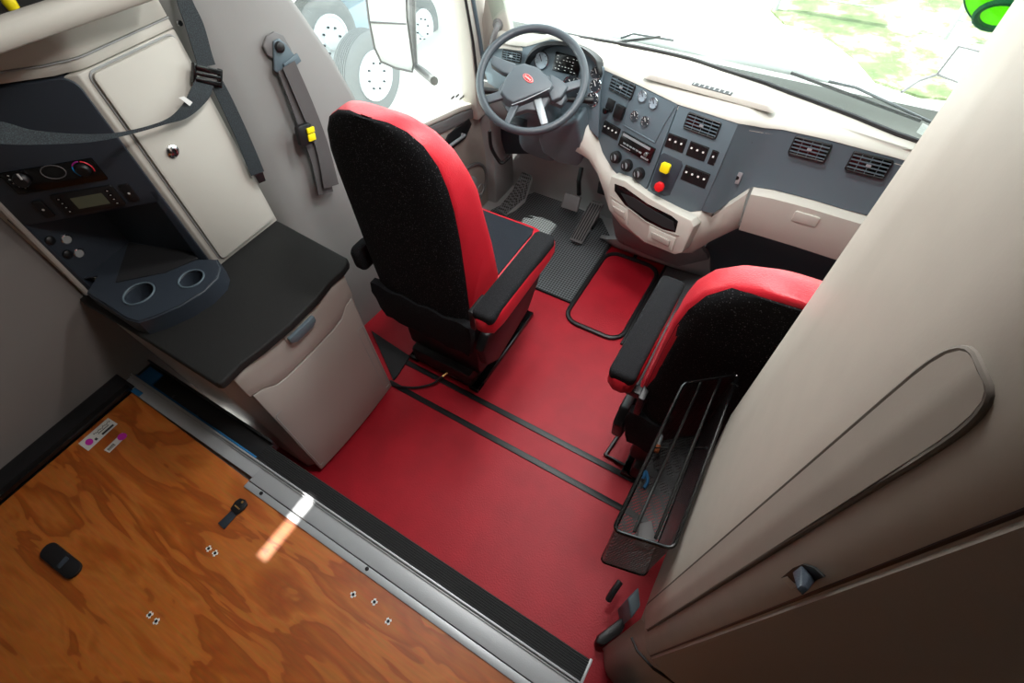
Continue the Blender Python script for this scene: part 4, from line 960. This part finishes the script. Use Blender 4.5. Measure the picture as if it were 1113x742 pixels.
# glove box
gp = [(820.8, 202), (841, 204.5), (880, 213.5), (920, 227.4), (1000, 250)]
gt = [P_(818, 203), P_(841, 207), P_(880, 217), P_(920, 229), V((.75, FP.pp(920, 229).y, FP.pp(920, 229).z))]
gb = [PY(803, 248, 1.87), PY(830, 256, 1.87), PY(866, 267, 1.87), PY(900, 278, 1.87), V((.75, 1.87, at(900, 278, y=1.87).z))]
gt[0] += V((.004, 0, 0)); gb[0] += V((.004, 0, 0))
gl = obj('glove_box_door', MB().slab([gt, [a*.93+b*.07+V((0, -.03, 0)) for a, b in zip(gt, gb)], [a*.5+b*.5+V((0, -.045, 0)) for a, b in zip(gt, gb)], [a*.08+b*.92+V((0, -.03, 0)) for a, b in zip(gt, gb)], gb], (0, .03, 0)), 'beige', dash, ang=50)
FG = tiltframe(V((.12, 1.838, .62)), 0, 6)
r_ = FG.rect([(865, 227.5), (892, 235), (887, 246), (860, 238)])
obj('glove_box_latch', MB().prism(rr(*r_, .008), 0, .014, FG.M), 'beige', gl, bev=.003)
obj('latch_recess', MB().prism(rr(r_[0]-.006, r_[1]-.016, r_[2]+.006, r_[3]+.004, .01), -.004, .004, FG.M), 'taupe', gl, bev=.002)
# passenger kick panels (dark) under the glove box
ka = [low[10]+V((0, .03, .01)), low[11]+V((0, .03, .01)), gb[0]+V((0, .03, 0)), gb[1]+V((0, .03, 0)), gb[3]+V((0, .03, 0)), V((.8, 1.90, gb[3].z))]
kb_ = [PY(765, 271, 2.0), PY(778, 268, 2.02), PY(805, 263, 2.05), PY(830, 270, 2.05), PY(890, 290, 2.05), V((.8, 2.05, .3))]
kc = [PY(752, 297, 2.09), PY(775, 305, 2.10), PY(800, 312, 2.1), PY(830, 320, 2.1), V((.35, 2.12, .02)), V((.8, 2.12, .02))]
obj('kick_panel', MB().slab([ka, kb_, kc], (0, .03, 0)), 'navy', dash, ang=50)
obj('shade_block', MB().poly3([at(*p, y=2.17) for p in ((540, 138), (585, 138), (588, 166), (575, 168), (549, 168))], (0, .10, 0)), 'navy', dash, bev=.01)  # added dark block, its colour stands in for the shade below the wheel
# lower column cover region behind wheel
obj('knee_panel', MB().slab([[V((x, 2.0, .80)) for x in (-1.45, -1.2, -.95, -.80)], [V((x, 2.06, .62)) for x in (-1.45, -1.2, -.95, -.80)], [V((x, 2.18, .47)) for x in (-1.45, -1.2, -.95, -.74)], [V((x, 2.36, .43)) for x in (-1.45, -1.2, -.95, -.7)]], (0, .02, 0.0)), 'foot', dash, ang=60)
# ------------------------------------------------------------------ steering column & wheel
WC = V((-1.028, 1.804, .976)); WN = V((.2075, -.5184, .8296)).normalized()
ux = V((1, 0, 0)) - WN*WN.x; ux.normalize(); FWh = Frame(WC, ux, WN.cross(ux))
col = thing('steering_column', 'grey steering column with stalks below the wheel', 'steering column', WC - WN*.3)
def ringat(c, w, h, F, n=20, e=.6):
    return [c + F.u*(w*math.copysign(abs(math.cos(a))**e, math.cos(a))) + F.v*(h*math.copysign(abs(math.sin(a))**e, math.sin(a))) for a in [2*PI*i/n for i in range(n)]]
rows = []
cdir = V((.0, .30, -.52)); 
for s, w, h, off in ((.0, .05, .05, 0), (.03, .085, .075, -.0), (.12, .095, .085, -.01), (.25, .10, .08, -.03), (.36, .105, .07, -.05), (.42, .10, .05, -.06)):
    c_ = WC - WN*(.07+s) + FWh.v*(off) + V((.035*min(1, s*4), 0, -.02*s)); rows.append(ringat(c_, w, h, FWh))
obj('shroud', MB().grid(rows, closed=True, caps=True), 'slate', col, ang=60)
pod = PY(627, 180, 1.93)
q = [at(583, 145, y=1.86), at(640, 130, y=1.86), at(628, 178, y=1.86), at(590, 168, y=1.86)]
obj('column_cover', MB().poly3([at(580, 142, y=1.84), at(628, 130, y=1.84), at(633, 172, y=1.90), at(628, 182, y=1.94), at(606, 178, y=1.94), at(588, 166, y=1.90)], (0, .10, .02)), 'slate', col, bev=.02, seg=3)
for (pa, pb, nm) in (((608, 108), (645, 109), 'wiper_stalk'), ((556, 100), (520, 98), 'turn_stalk')):
    c_ = Frame(WC-WN*.10, FWh.u, FWh.v); a_, b_ = c_.pp(*pa), c_.pp(*pb)
    obj(nm, MB().tube([a_, a_*.4+b_*.6, b_], [.010, .012, .016], 10), 'black', col)
obj('tilt_bracket', MB().box(-.03, -.03, -.02, .03, .03, .02, Matrix.Translation(FWh.P(-.02, -.13, -.16))), 'steel', col, bev=.004)
wh = thing('steering_wheel', 'black leather steering wheel with a red oval emblem on its hub', 'steering wheel', WC)
obj('rim', MB().tube([FWh.P(.218*math.cos(k*PI/32), .218*math.sin(k*PI/32)) for k in range(64)], .0165, 14, closed=True), 'wheel', wh)
WPX = lambda px, py, h=0: FWh.pp(px, py, h)
hubpx = [(541, 102), (548, 84), (557, 72), (570, 68), (588, 74), (601, 88), (606, 96), (601, 102), (589, 104), (566, 113), (556, 117), (548, 112)]
hb = obj('hub', MB().frustum([FWh.uv(*p) for p in hubpx], [(lambda c_, q_: (c_[0]+(q_[0]-c_[0])*.86, c_[1]+(q_[1]-c_[1])*.86))(FWh.uv(572, 91), FWh.uv(*p)) for p in hubpx], -.035, .018, FWh.M), 'hub', wh, bev=.006, seg=3)
obj('hub_shell', MB().prism([FWh.uv(*p) for p in ((543, 104), (540, 92), (556, 72), (572, 66), (600, 80), (612, 92), (617, 102), (610, 112), (596, 106), (590, 118), (572, 116), (553, 122))], -.06, -.022, FWh.M), 'hub', wh, bev=.01)
def spoke(pa, pb, wa, wb, m_='hub', nm='spoke', h=-.012):
    a_, b_ = FWh.uv(*pa), FWh.uv(*pb); d_ = V((b_[0]-a_[0], b_[1]-a_[1])).normalized(); n2 = V((-d_.y, d_.x))
    P4 = [(a_[0]+n2.x*wa, a_[1]+n2.y*wa), (a_[0]-n2.x*wa, a_[1]-n2.y*wa), (b_[0]-n2.x*wb, b_[1]-n2.y*wb), (b_[0]+n2.x*wb, b_[1]+n2.y*wb)]
    return obj(nm, MB().prism(P4, h-.012, h+.006, FWh.M), m_, wh, bev=.005, seg=3)
spoke((555, 98), (525, 108), .020, .016); spoke((606, 96), (634, 88), .02, .016)
spoke((560, 112), (550, 134), .016, .013); spoke((584, 106), (592, 134), .017, .015, 'silver')
# switch pods
for pxs in (((535, 60), (541, 62), (562, 70), (556, 82), (546, 79), (533, 70)), ((598, 80), (612, 88), (618, 94), (610, 106), (600, 110), (596, 100))):
    obj('control_pod', MB().prism([FWh.uv(*p, .0) for p in pxs], -.03, .004, FWh.M), 'hub', wh, bev=.007, seg=3)
# emblem: red oval with light script strokes
ec = FWh.uv(574, 85, .019); eu = FWh.uv(580, 90, .019); ea = math.atan2(eu[1]-ec[1], eu[0]-ec[0])
TE = FWh.M @ Matrix.Translation((ec[0], ec[1], .0175)) @ Matrix.Rotation(ea, 4, 'Z')
em = obj('emblem', MB().prism(circ(0, 0, .026, 28, .0135), 0, .003, TE), 'redknob', wh, bev=.0008, label='red oval badge')
sc2 = MB().tube([(.023*math.cos(k*PI/14), .0115*math.sin(k*PI/14), .0031) for k in range(28)], .0006, 5, closed=True, T=TE)
for k in range(7): sc2.box(-.016+k*.0046, -.004+.001*(k%2), .003, -.014+k*.0046, .004-.001*(k%3), .0036, TE)
obj('badge_script', sc2, 'white', em)
obj('hub_seam', MB().tube([WPX(*p, .019) for p in ((556, 114), (570, 109), (585, 102), (598, 96))], .002, 6), 'silver', hb)
# ------------------------------------------------------------------ pedals
pd = thing('accelerator_pedal', 'long ribbed accelerator pedal standing on the rubber mat', 'pedal', (-.80, 2.0, .01))
q4 = [at(642, 218, z=.22), at(656, 222, z=.22), at(632, 265, z=.05), at(619, 260, z=.05)]
obj('pad', MB().poly3(q4, (0, .012, -.014)), 'grey', pd, bev=.004)
mb = MB()
for k in range(5):
    f = (k+.6)/5.2; a_ = q4[0]*(1-f)+q4[1]*f; b_ = q4[3]*(1-f)+q4[2]*f; mb.tube([a_*.95+b_*.05+V((0,-.002,.003)), a_*.05+b_*.95+V((0,-.002,.003))], .0035, 6)
obj('tread_rib', mb, 'blackmat', pd)
obj('arm', MB().box(-.86, 2.12, .012, -.80, 2.20, .16), 'black', pd, bev=.01)
pd = thing('brake_pedal', 'square rubber-faced brake pedal hanging left of the accelerator', 'pedal', at(621, 219, z=.16))
q4 = [at(614, 209, z=.20), at(631, 214, z=.20), at(627, 231, z=.13), at(609, 225, z=.13)]
obj('pad', MB().poly3(q4, (0, .02, -.012)), 'grey', pd, bev=.007, seg=3)
tp_ = (q4[0]+q4[1])/2
obj('arm', MB().tube([tp_+V((.03, .02, 0)), at(629, 197, y=2.25), at(632, 182, y=2.3)], .013, 8), 'black', pd)
obj('bracket', MB().box(-.86, 2.26, .16, -.80, 2.34, .24), 'steel', pd, bev=.008)
# black cable / lever at left of column
tag(obj('tilt_lever', MB().tube(smoothpath([at(532, 142, y=2.0), at(534, 160, y=2.0), at(541, 173, y=2.02), at(546, 177, y=2.03), at(555, 169, y=2.08)]), .010, 8), 'black'), 'curved black lever hanging left of the steering column', 'lever')
# ------------------------------------------------------------------ tall closet at the right
cx_plan = [(.112, .645), (.113, .50), (.115, .35), (.119, .30), (.123, .263), (.131, .238), (.143, .214), (.154, .195), (.170, .181), (.195, .172), (.24, .166), (.60, .160)]
cl = thing('closet', 'tall beige closet with grooved door filling the right side, black latch on it', 'closet', (.4, .4, 0))
XZl = lambda z: [V((x, y, z)) for x, y in cx_plan]
# upper body: front lower edge cut on a slope (ymax falls with z)
def ycut(z): 
    pts = [(.775, .256), (.80, .266), (.85, .33), (.93, .50), (1.00, .60), (1.06, .645), (2.4, .645)]
    for (z0, a), (z1, b) in zip(pts, pts[1:]):
        if z <= z1: return a+(b-a)*(z-z0)/(z1-z0)
    return .645
def plan_cut(z):
    yc = ycut(z); pl = [(x, y) for x, y in cx_plan if y < yc-.004]
    # interpolate at yc
    for (xa, ya), (xb, yb) in zip(cx_plan, cx_plan[1:]):
        if ya >= yc >= yb: x = xa+(xb-xa)*(ya-yc)/(ya-yb if ya != yb else 1); break
    else: x = .112
    return x, yc
rows = []
NB = 14
def resample(z):
    x0, yc = plan_cut(z); full = [(x0, yc)] + [(x, y) for x, y in cx_plan if y < yc-.004]
    # length-param resample keeping count
    d_ = [0]
    for a_, b_ in zip(full, full[1:]): d_.append(d_[-1]+math.hypot(b_[0]-a_[0], b_[1]-a_[1]))
    o = []
    for k in range(NB*2+1):
        # denser near corner: param by fixed y mapping
        s = d_[-1]*k/(NB*2)
        for i in range(len(d_)-1):
            if s <= d_[i+1]+1e-9:
                f = (s-d_[i])/(d_[i+1]-d_[i]+1e-9); o.append(V((full[i][0]*(1-f)+full[i+1][0]*f, full[i][1]*(1-f)+full[i+1][1]*f, z))); break
    return [V((.60, yc, z)), V((x0+.03, yc, z)), V((x0+.008, yc-.006 if yc > .6 else yc, z))] + [V((x0, yc-.02, z))] + [p for p in o if p.y < yc-.025]
def plan_ring(z, inset=0):
    x0, yc = plan_cut(z)
    out = [V((.60, yc, z)), V((x0+.04, yc, z)), V((x0+.012, yc-.004, z)), V((x0+.002, yc-.016, z))]
    for x, y in cx_plan[1:]:
        yy = min(y, yc-.02); out.append(V((x if y < yc-.02 else x0, yy, z)))
    return out
zs = [.785, .80, .83, .87, .93, 1.0, 1.06, 1.2, 1.6, 2.36]
obj('body', MB().grid([plan_ring(z) for z in zs], closed=True, caps=True), 'closet', cl, ang=40)
lowr = lambda z: [V((p.x+.0012, p.y, z)) for p in plan_ring(.787)]
obj('lower_body', MB().grid([lowr(z) for z in (0, .4, .777)], closed=True, caps=True), 'closet', cl, ang=50)
def cp_at(px, py, iters=3):     # point of the curved closet face under a measured position
    d_ = ray(px, py); az_ = math.atan2(d_.x, d_.y)
    for (xa, ya), (xb, yb) in zip(cx_plan, cx_plan[1:]):
        a0, a1 = math.atan2(xa, ya), math.atan2(xb, yb)
        if a0 <= az_ <= a1 or (xb, yb) == cx_plan[-1]:
            # intersect
            den = d_.x*(yb-ya)-d_.y*(xb-xa); t_ = (xa*(yb-ya)-ya*(xb-xa))/den
            p = CAM+d_*t_; nn = V((-(ya-yb), -(xb-xa), 0)).normalized(); return p, (nn if nn.x < 0 or nn.y < 0 else -nn)
def face_pt(az_deg, z, h=0):
    a = math.radians(az_deg); dx, dy = math.sin(a), math.cos(a)
    for (xa, ya), (xb, yb) in zip(cx_plan, cx_plan[1:]):
        a0, a1 = math.atan2(xa, ya), math.atan2(xb, yb)
        if a0 <= a <= a1 or (xb, yb) == cx_plan[-1]:
            den = dx*(yb-ya)-dy*(xb-xa); t_ = (xa*(yb-ya)-ya*(xb-xa))/den
            nn = V((yb-ya, -(xb-xa), 0)).normalized()
            return V((dx*t_, dy*t_, z)) + nn*h
# door inset panel: grooves modelled as a raised curved panel with rounded corners
gA, gB = 25.0, 32.6; zb_, zt_ = .815, 1.775
def se(a, e): return math.copysign(abs(a)**e, a)
am_, aw_, zh_ = (gA+gB)/2, (gB-gA)/2, .07
pathg = [face_pt(am_+aw_*se(math.cos(t_), .55), zt_-zh_+zh_*se(math.sin(t_), .55), .0006) for t_ in [PI*k/16 for k in range(17)]]
pathg += [face_pt(gA, z, .0006) for z in (1.5, 1.2, .95, zb_+.01)] + [face_pt(gA+1, zb_, .0006), face_pt(gB-.7, zb_, .0006)] + [face_pt(gB, z, .0006) for z in (zb_+.01, .95, 1.2, 1.5)]
NA = 8; sheet_rows = []
for z, f in [(zb_, .9), (zb_+.02, 1), (1.0, 1), (1.3, 1), (1.6, 1), (zt_-zh_, 1)] + [(zt_-zh_+zh_*math.sin(t_)**.55, math.cos(t_)**.55) for t_ in (.15, .4, .7, 1.0, 1.25, 1.45)]:
    f *= .93
    sheet_rows.append([face_pt(am_+aw_*f*(-1+2*i/NA), z, .0030) for i in range(NA+1)])
obj('inset_panel', MB().slab(sheet_rows, (.006, .004, 0)), 'closet', cl, ang=60)
obj('inset_groove', MB().tube(pathg, .0025, 8, closed=True), 'groove', cl)
# gap between door and rear door
obj('door_gap', MB().tube([face_pt(41.9, .79, -.0006), face_pt(41.9, 2.3, -.0006)], .0018, 6).tube([V((.1205+.0, .197, .781)), V((.14, .181, .781)), V((.18, .169, .781)), V((.6, .159, .781))], .003, 6), 'black', cl)
rd = [[face_pt(a_, z, .003) for a_ in (43.2, 44.5, 47, 50, 54, 60, 68, 74)] for z in (.80, 1.4, 2.3)]
obj('rear_door', MB().slab(rd, (0, .008, 0)), 'taupe', cl, ang=60)
# latch
lp_ = face_pt(39.3, 1.527, .001); pn = V((-.62, -.78, 0)).normalized()
FH = Frame(lp_, pn.cross(V((0, 0, 1))) * -1, (0, 0, 1))
lt_ = obj('latch_recess', MB().prism([FH.uv(*p, .001) for p in ((849, 628), (862, 617), (872, 613), (885, 617), (896, 627), (885, 631), (860, 634))], -.001, .0012, FH.M), 'black', cl)
obj('latch_plate', MB().prism([FH.uv(*p, .001) for p in ((850, 628), (856, 626), (866, 636), (861, 640))], .0, .0018, FH.M), 'beige', lt_)
t0 = (lp_-CAM).dot(CW)
bq = [CAM+ray(*p)*(t0*.99) for p in ((861, 622), (871, 614), (884, 617), (891, 626), (876, 632))]
tq = [CAM+ray(*p)*(t0*.93) for p in ((866, 640), (870, 636), (875, 637), (879, 641), (872, 647))]
obj('latch_hook', MB().add(bq+tq, [(0,1,2,3,4), (9,8,7,6,5)] + [(i, (i+1)%5, 5+(i+1)%5, 5+i) for i in range(5)]), 'navy', lt_, bev=.0008)
# ------------------------------------------------------------------ wire basket hung on the closet
bs = thing('wire_basket', 'black wire mesh basket with a rounded rim hung on the closet edge', 'basket', (.05, .5, .95))
R4 = [at(743.5, 416, z=1.05), at(803, 406.5, z=1.05), at(732, 597, z=1.05), at(666, 576, z=1.05)]
cen = sum(R4, V((0, 0, 0)))/4
def roundquad(Q, r, k=5):
    o = []
    for i in range(4):
        p = Q[i]; a_ = (Q[i-1]-p).normalized(); b_ = (Q[(i+1)%4]-p).normalized()
        s_, e_ = p+a_*r, p+b_*r
        for j in range(k+1):
            f = j/k; o.append(s_*(1-f)**2+p*2*f*(1-f)+e_*f*f)
    return o
rimp = roundquad(R4, .016)
obj('rim', MB().tube(rimp, .0035, 8, closed=True), 'gloss', bs)
B4 = [cen+(p-cen)*.95+V((0, 0, -.29)) for p in R4]

botp = roundquad(B4, .014)
obj('bottom_wire', MB().tube(botp, .0025, 8, closed=True), 'gloss', bs)
obj('mesh_side', MB().grid([rimp, botp], closed=True), 'mesh', bs, smooth=False)
obj('mesh_floor', MB().add(botp, [list(range(len(botp)))]), 'mesh', bs, smooth=False)
for f in (.33, .68):
    a_, b_ = R4[3]*(1-f)+R4[2]*f, R4[0]*(1-f)+R4[1]*f
    obj('top_wire', MB().tube(smoothpath([a_+V((0,.01,-.002)), (a_*.5+b_*.5)+V((0, 0, -.03 if f < .5 else -.012)), b_+V((0,-.003,-.002))]), .0032, 8), 'gloss', bs)
a_, b_ = R4[0]*.45+R4[3]*.55, R4[1]*.45+R4[2]*.55
obj('cross_wire', MB().tube([R4[0]*.6+R4[3]*.4+V((0,0,-.06)), R4[1]*.6+R4[2]*.4+V((0,0,-.06))], .002, 6), 'gloss', bs)
obj('hook', MB().tube([R4[1]+V((-.008,-.03,0)), R4[1]+V((.008,-.03,0))], .004, 6), 'gloss', bs)
q = (B4[0]*.35+B4[3]*.65)
tag(obj('lighter', MB().m(0).tube([at(716, 484, z=.80), at(713, 491, z=.80)], .006, 8).m(1).tube([at(716, 484, z=.80), at(719, 473, z=.80)], .0045, 8), ['orange', 'silver']), 'orange and silver pen lying in the wire basket', 'pen')
tag(obj('folded_wrapper', MB().poly3([at(694, 570, z=.765), at(708, 566, z=.768), at(712, 590, z=.765), at(703, 598, z=.772), at(690, 592, z=.765)], (.0, 0, .012)), 'grey', bev=.003), 'crumpled grey wrapper in the near end of the wire basket', 'wrapper')
tag(obj('blue_clip', MB().tube(smoothpath([at(699, 520, z=.768), at(702, 512, z=.772), at(704, 522, z=.768), at(700, 530, z=.768)]), .004, 8), 'blue'), 'small blue clip lying in the wire basket', 'clip')
# belt reel bracket by closet foot
bb = thing('belt_bracket', 'black seat belt bracket standing on the floor below the wire basket', 'bracket', (.06, .28, 0))
fp = [at(*p, z=.06) for p in ((646, 699), (650, 690), (676, 670), (680, 678), (676, 688), (655, 702))]
obj('housing', MB().prism([tuple(p[:2]) for p in fp], 0, .07), 'black', bb, bev=.01)
obj('upright', MB().prism([tuple(at(*p, z=.2)[:2]) for p in ((680, 652), (692, 640), (694, 660), (684, 674))], 0, .24), 'slate', bb, bev=.006)
tag(obj('lever_stub', MB().tube([at(674, 632, z=.12), at(665, 645, z=.12), at(661, 652, z=.10)], .011, 8), 'black'), 'short black lever beside the floor bracket under the basket', 'lever')
# ------------------------------------------------------------------ windshield
wb = [p+V((0, .01, 0)) for p in ws]; wt = [V((p.x*.96, p.y-.42, 2.05)) for p in ws]
wsd = struct('window_2', MB().slab([wb, wt], (0, .006, 0)), 'glass', ang=80)
obj('base_seal', MB().tube(smoothpath([p+V((0, -.004, .004)) for p in ws[3:]], 3), .0085, 8), 'black', wsd)
struct('ceiling_1', MB().slab([[V((x, 1.70, 2.05)) for x in (-1.5, 0, 1.1)], [V((x, 1.62, 2.36)) for x in (-1.5, 0, 1.1)]], (0, .03, 0)), 'ceil')
# decal on windshield (upper right): part of a round lime sign
FWs = Frame(at(1110, -18, y=1.93), (1, 0, 0), V((0, -.42, 1.05)))
dc = thing('windshield_decal', 'round lime green decal with dark green lettering at the top right of the windshield', 'decal', FWs.o)
e0 = FWs.uv(1048, 0); e1 = FWs.uv(1066, 45)
cxu, cyv = FWs.uv(1140, -25)
rad = math.hypot(e0[0]-cxu, e0[1]-cyv)
obj('disc', MB().prism(circ(cxu, cyv, rad, 48), 0, .0015, FWs.M), 'lime', dc)
obj('border', MB().tube([FWs.P(cxu+rad*math.cos(k*PI/32), cyv+rad*math.sin(k*PI/32), .001) for k in range(64)], .0022, 6, closed=True), 'dkgreen', dc)
lc = FWs.uv(1087, 16)
obj('letter', MB().tube([FWs.P(lc[0]+.052*math.cos(a), lc[1]+.040*math.sin(a), .004) for a in [k*PI/10 for k in range(3, 19)]], .009, 6), 'dkgreen', dc)
# ------------------------------------------------------------------ outside
GZ = -1.25
struct('ground', MB().box(-60, -20, GZ-.1, 60, 80, GZ), 'drape') if False else None
g = obj('floor_2', MB().box(-40, -10, GZ-.1, 40, 60, GZ), 'drape'); g['kind'] = 'structure'
gg = obj('grass_verge', MB().prism([tuple(at(*p, z=GZ+.03)[:2]) for p in ((800, -75), (815, -20), (838, 10), (872, 45), (930, 80), (1000, 104), (1080, 112), (1180, 100), (1300, 40), (1200, -75))], GZ, GZ+.03), 'grass'); gg['kind'] = 'stuff'; gg['label'] = 'sunlit patchy grass outside the windshield'; gg['category'] = 'grass'
# hood
hd = []
for y, z, w in ((2.43, .96, 1.10), (2.6, .90, 1.0), (3.0, .82, .84), (3.5, .70, .70), (3.8, .5, .62), (3.9, .0, .60)):
    hd.append([V((-.43+w*a, y-.12*a*a, z-.18*abs(a)**3)) for a in (-1, -.8, -.55, -.3, 0, .3, .55, .8, 1)])
tag(obj('hood', MB().slab(hd, (0, 0, -.04)), 'hoodwhite', ang=70), 'white truck hood seen through the windshield', 'hood')
cw = MB()
tag(obj('cowl', MB().slab([[p+V((0, .03, -.02)) for p in ws], [p+V((0, .10, -.05)) for p in ws]], (0, 0, -.02)), 'hoodwhite', ang=70), 'pale cowl strip below the windshield glass', 'cowl')
def wiper(pts, label, off):
    t = thing('wiper', label, 'wiper', pts[0]+off, 'windshield wipers')
    P3 = [p+off for p in pts]
    obj('blade', MB().tube([P3[0], P3[-1]], .006, 6), 'black', t)
    m_ = (P3[0]+P3[-1])/2
    obj('arm', MB().tube([P3[-1]+V((.05, .04, -.02)), m_+V((0, .02, .02)), P3[0]*.7+P3[-1]*.3+V((0, .012, .012))], .005, 6), 'steel', t)
wiper([at(858, 83, y=2.2), at(1000, 136, y=2.04)], 'black wiper lying on the right half of the windshield', V((0, .03, .0)))
wiper([at(655, 48, y=2.27), at(718, 40, y=2.3)], 'black wiper resting just beyond the cluster hood', V((0, 0, 0)))
wl = obj('blade_tip', MB(), 'black') if False else None
# mirrors
mr = thing('side_mirror', 'white side mirror housing outside the driver window', 'mirror', (-1.95, 2.0, 1.0))
Xm = -1.95
mpx = [(394, -35), (401, 22), (407, 52), (414, 67), (430, 74), (448, 78), (450, 70), (443, 20), (440, -35)]
obj('housing', MB().poly3([at(*p, x=Xm) for p in mpx], (-.025, 0.03, 0)), 'hoodwhite', mr, bev=.012)
obj('housing_edge', MB().tube([at(*p, x=Xm+.004) for p in mpx], .006, 6, closed=True), 'grey', mr)
obj('glass_split', MB().tube([at(401, 24, x=Xm+.004), at(441, 26, x=Xm+.004)], .004, 6), 'grey', mr)
obj('mount_arm', MB().tube([at(447, -30, x=Xm-.03), at(448, 30, x=Xm-.03), at(450, 70, x=Xm-.03), at(460, 78, x=Xm+.05), at(472, 88, x=-1.7)], .022, 8), 'grey', mr)
mr2 = thing('side_mirror', 'small white hood mirror on a bent arm beyond the right wiper', 'mirror', at(1018, 80, y=3.4))
q = [at(1018, 81, y=3.4), at(1042, 50, y=3.4), at(1066, 56, y=3.4), at(1052, 94, y=3.4)]
obj('housing', MB().poly3(q, (0, .05, 0)), 'hoodwhite', mr2, bev=.01)
obj('housing_edge', MB().tube(q[:], .006, 6, closed=True), 'grey', mr2)
obj('arm', MB().tube([at(980, 100, y=3.2), at(998, 88, y=3.3), at(1018, 81, y=3.4)], .008, 6), 'grey', mr2)
# neighbouring truck
nt_ = thing('parked_truck', 'pale blue-grey trailer chassis parked outside the driver window', 'truck', (-4.8, 5.2, GZ))
obj('chassis', MB().box(-5.6, 3.2, -.55, -4.9, 9.0, -.25), 'dial', nt_, bev=.03)
obj('body', MB().box(-7.6, 2.2, .25, -4.6, 9.5, 2.6), 'hoodwhite', nt_, bev=.05)
def tyre_mesh():
    prof = [(.28, -.13), (.44, -.14), (.49, -.12), (.505, -.09)]
    for k in range(6):
        z = -.085+k*.03; prof += [(.505, z), (.505, z+.020), (.497, z+.022), (.497, z+.028)]
    prof += [(.505, .10), (.49, .12), (.44, .14), (.28, .13)]
    return MB().lathe(prof, 44)
for c_ in (at(400, 80, x=-4.3), at(352, 42, x=-4.9), at(402, 2, x=-5.3), at(452, 30, x=-5.4)):
    T_ = Matrix.Translation(c_) @ Matrix.Rotation(PI/2, 4, 'Y') @ Matrix.Scale(.84, 4)
    mb = tyre_mesh(); mb.v = [T_ @ p for p in mb.v]; wl_ = obj('wheel', mb, 'tyre', nt_)
    obj('wheel_disc', MB().lathe([(.30, .10), (.30, .155), (.28, .165), (.26, .145), (.12, .14), (.10, .17), (.04, .18), (0, .18)], 32, T_), 'rim', wl_)
    for k in range(8):
        an = k*PI/4; obj('wheel_nut', MB().lathe([(.014, .13), (.014, .165), (0, .165)], 6, T_ @ Matrix.Translation((.16*math.cos(an), .15*math.sin(an), 0))), 'steel', wl_)
# fence
fc = thing('wire_fence', 'wire fence with thin posts in front of the grass', 'fence', (4, 8.5, GZ))
for k in range(7):
    x = -1+k*2.2; obj('post', MB().lathe([(.035, 0), (.035, 1.3), (0, 1.33)], 10, Matrix.Translation((x, 9.1, GZ+.03))), 'weather', fc)
wr = MB()
for h in (.25, .5, .75, 1.0, 1.25): wr.tube([(-1, 9.1, GZ+h), (12.2, 9.1, GZ+h)], .012, 4)
obj('wire', wr, 'weather', fc)
# ------------------------------------------------------------------ light
w = bpy.data.worlds.new('world'); SC.world = w; w.use_nodes = True; bg = w.node_tree.nodes['Background']
bg.inputs['Color'].default_value = (.90, .96, 1, 1); bg.inputs['Strength'].default_value = 5.2
sl = bpy.data.lights.new('sun', 'SUN'); sl.energy = 11; sl.angle = .01; sl.color = (1, .96, .9)
so = bpy.data.objects.new('sun', sl); COL.objects.link(so); so.rotation_euler = SUN.to_track_quat('-Z', 'Y').to_euler()
def area(name, loc, tgt, sx, sy, e, col=(1, 1, 1)):
    l = bpy.data.lights.new(name, 'AREA'); l.shape = 'RECTANGLE'; l.size = sx; l.size_y = sy; l.energy = e; l.color = col
    o = bpy.data.objects.new(name, l); COL.objects.link(o); o.location = loc; o.rotation_euler = (V(tgt)-V(loc)).to_track_quat('-Z', 'Y').to_euler(); return o
area('bounce_flash', (-.25, .75, 2.33), (-.6, 1.1, 0), .25, .25, 17, (1, .98, .96))  # unseen area light standing in for a camera flash bounced overhead
area('footwell_fill', (-.5, 1.5, 2.3), (-.6, 1.8, 0), .5, .2, 20, (1, 1, 1))  # unseen fill light, added to brighten the footwell
SC.view_settings.view_transform = 'Standard'; SC.view_settings.look = 'None'; SC.view_settings.gamma = 1
SC.view_settings.exposure = 0; SC.view_settings.use_curve_mapping = False
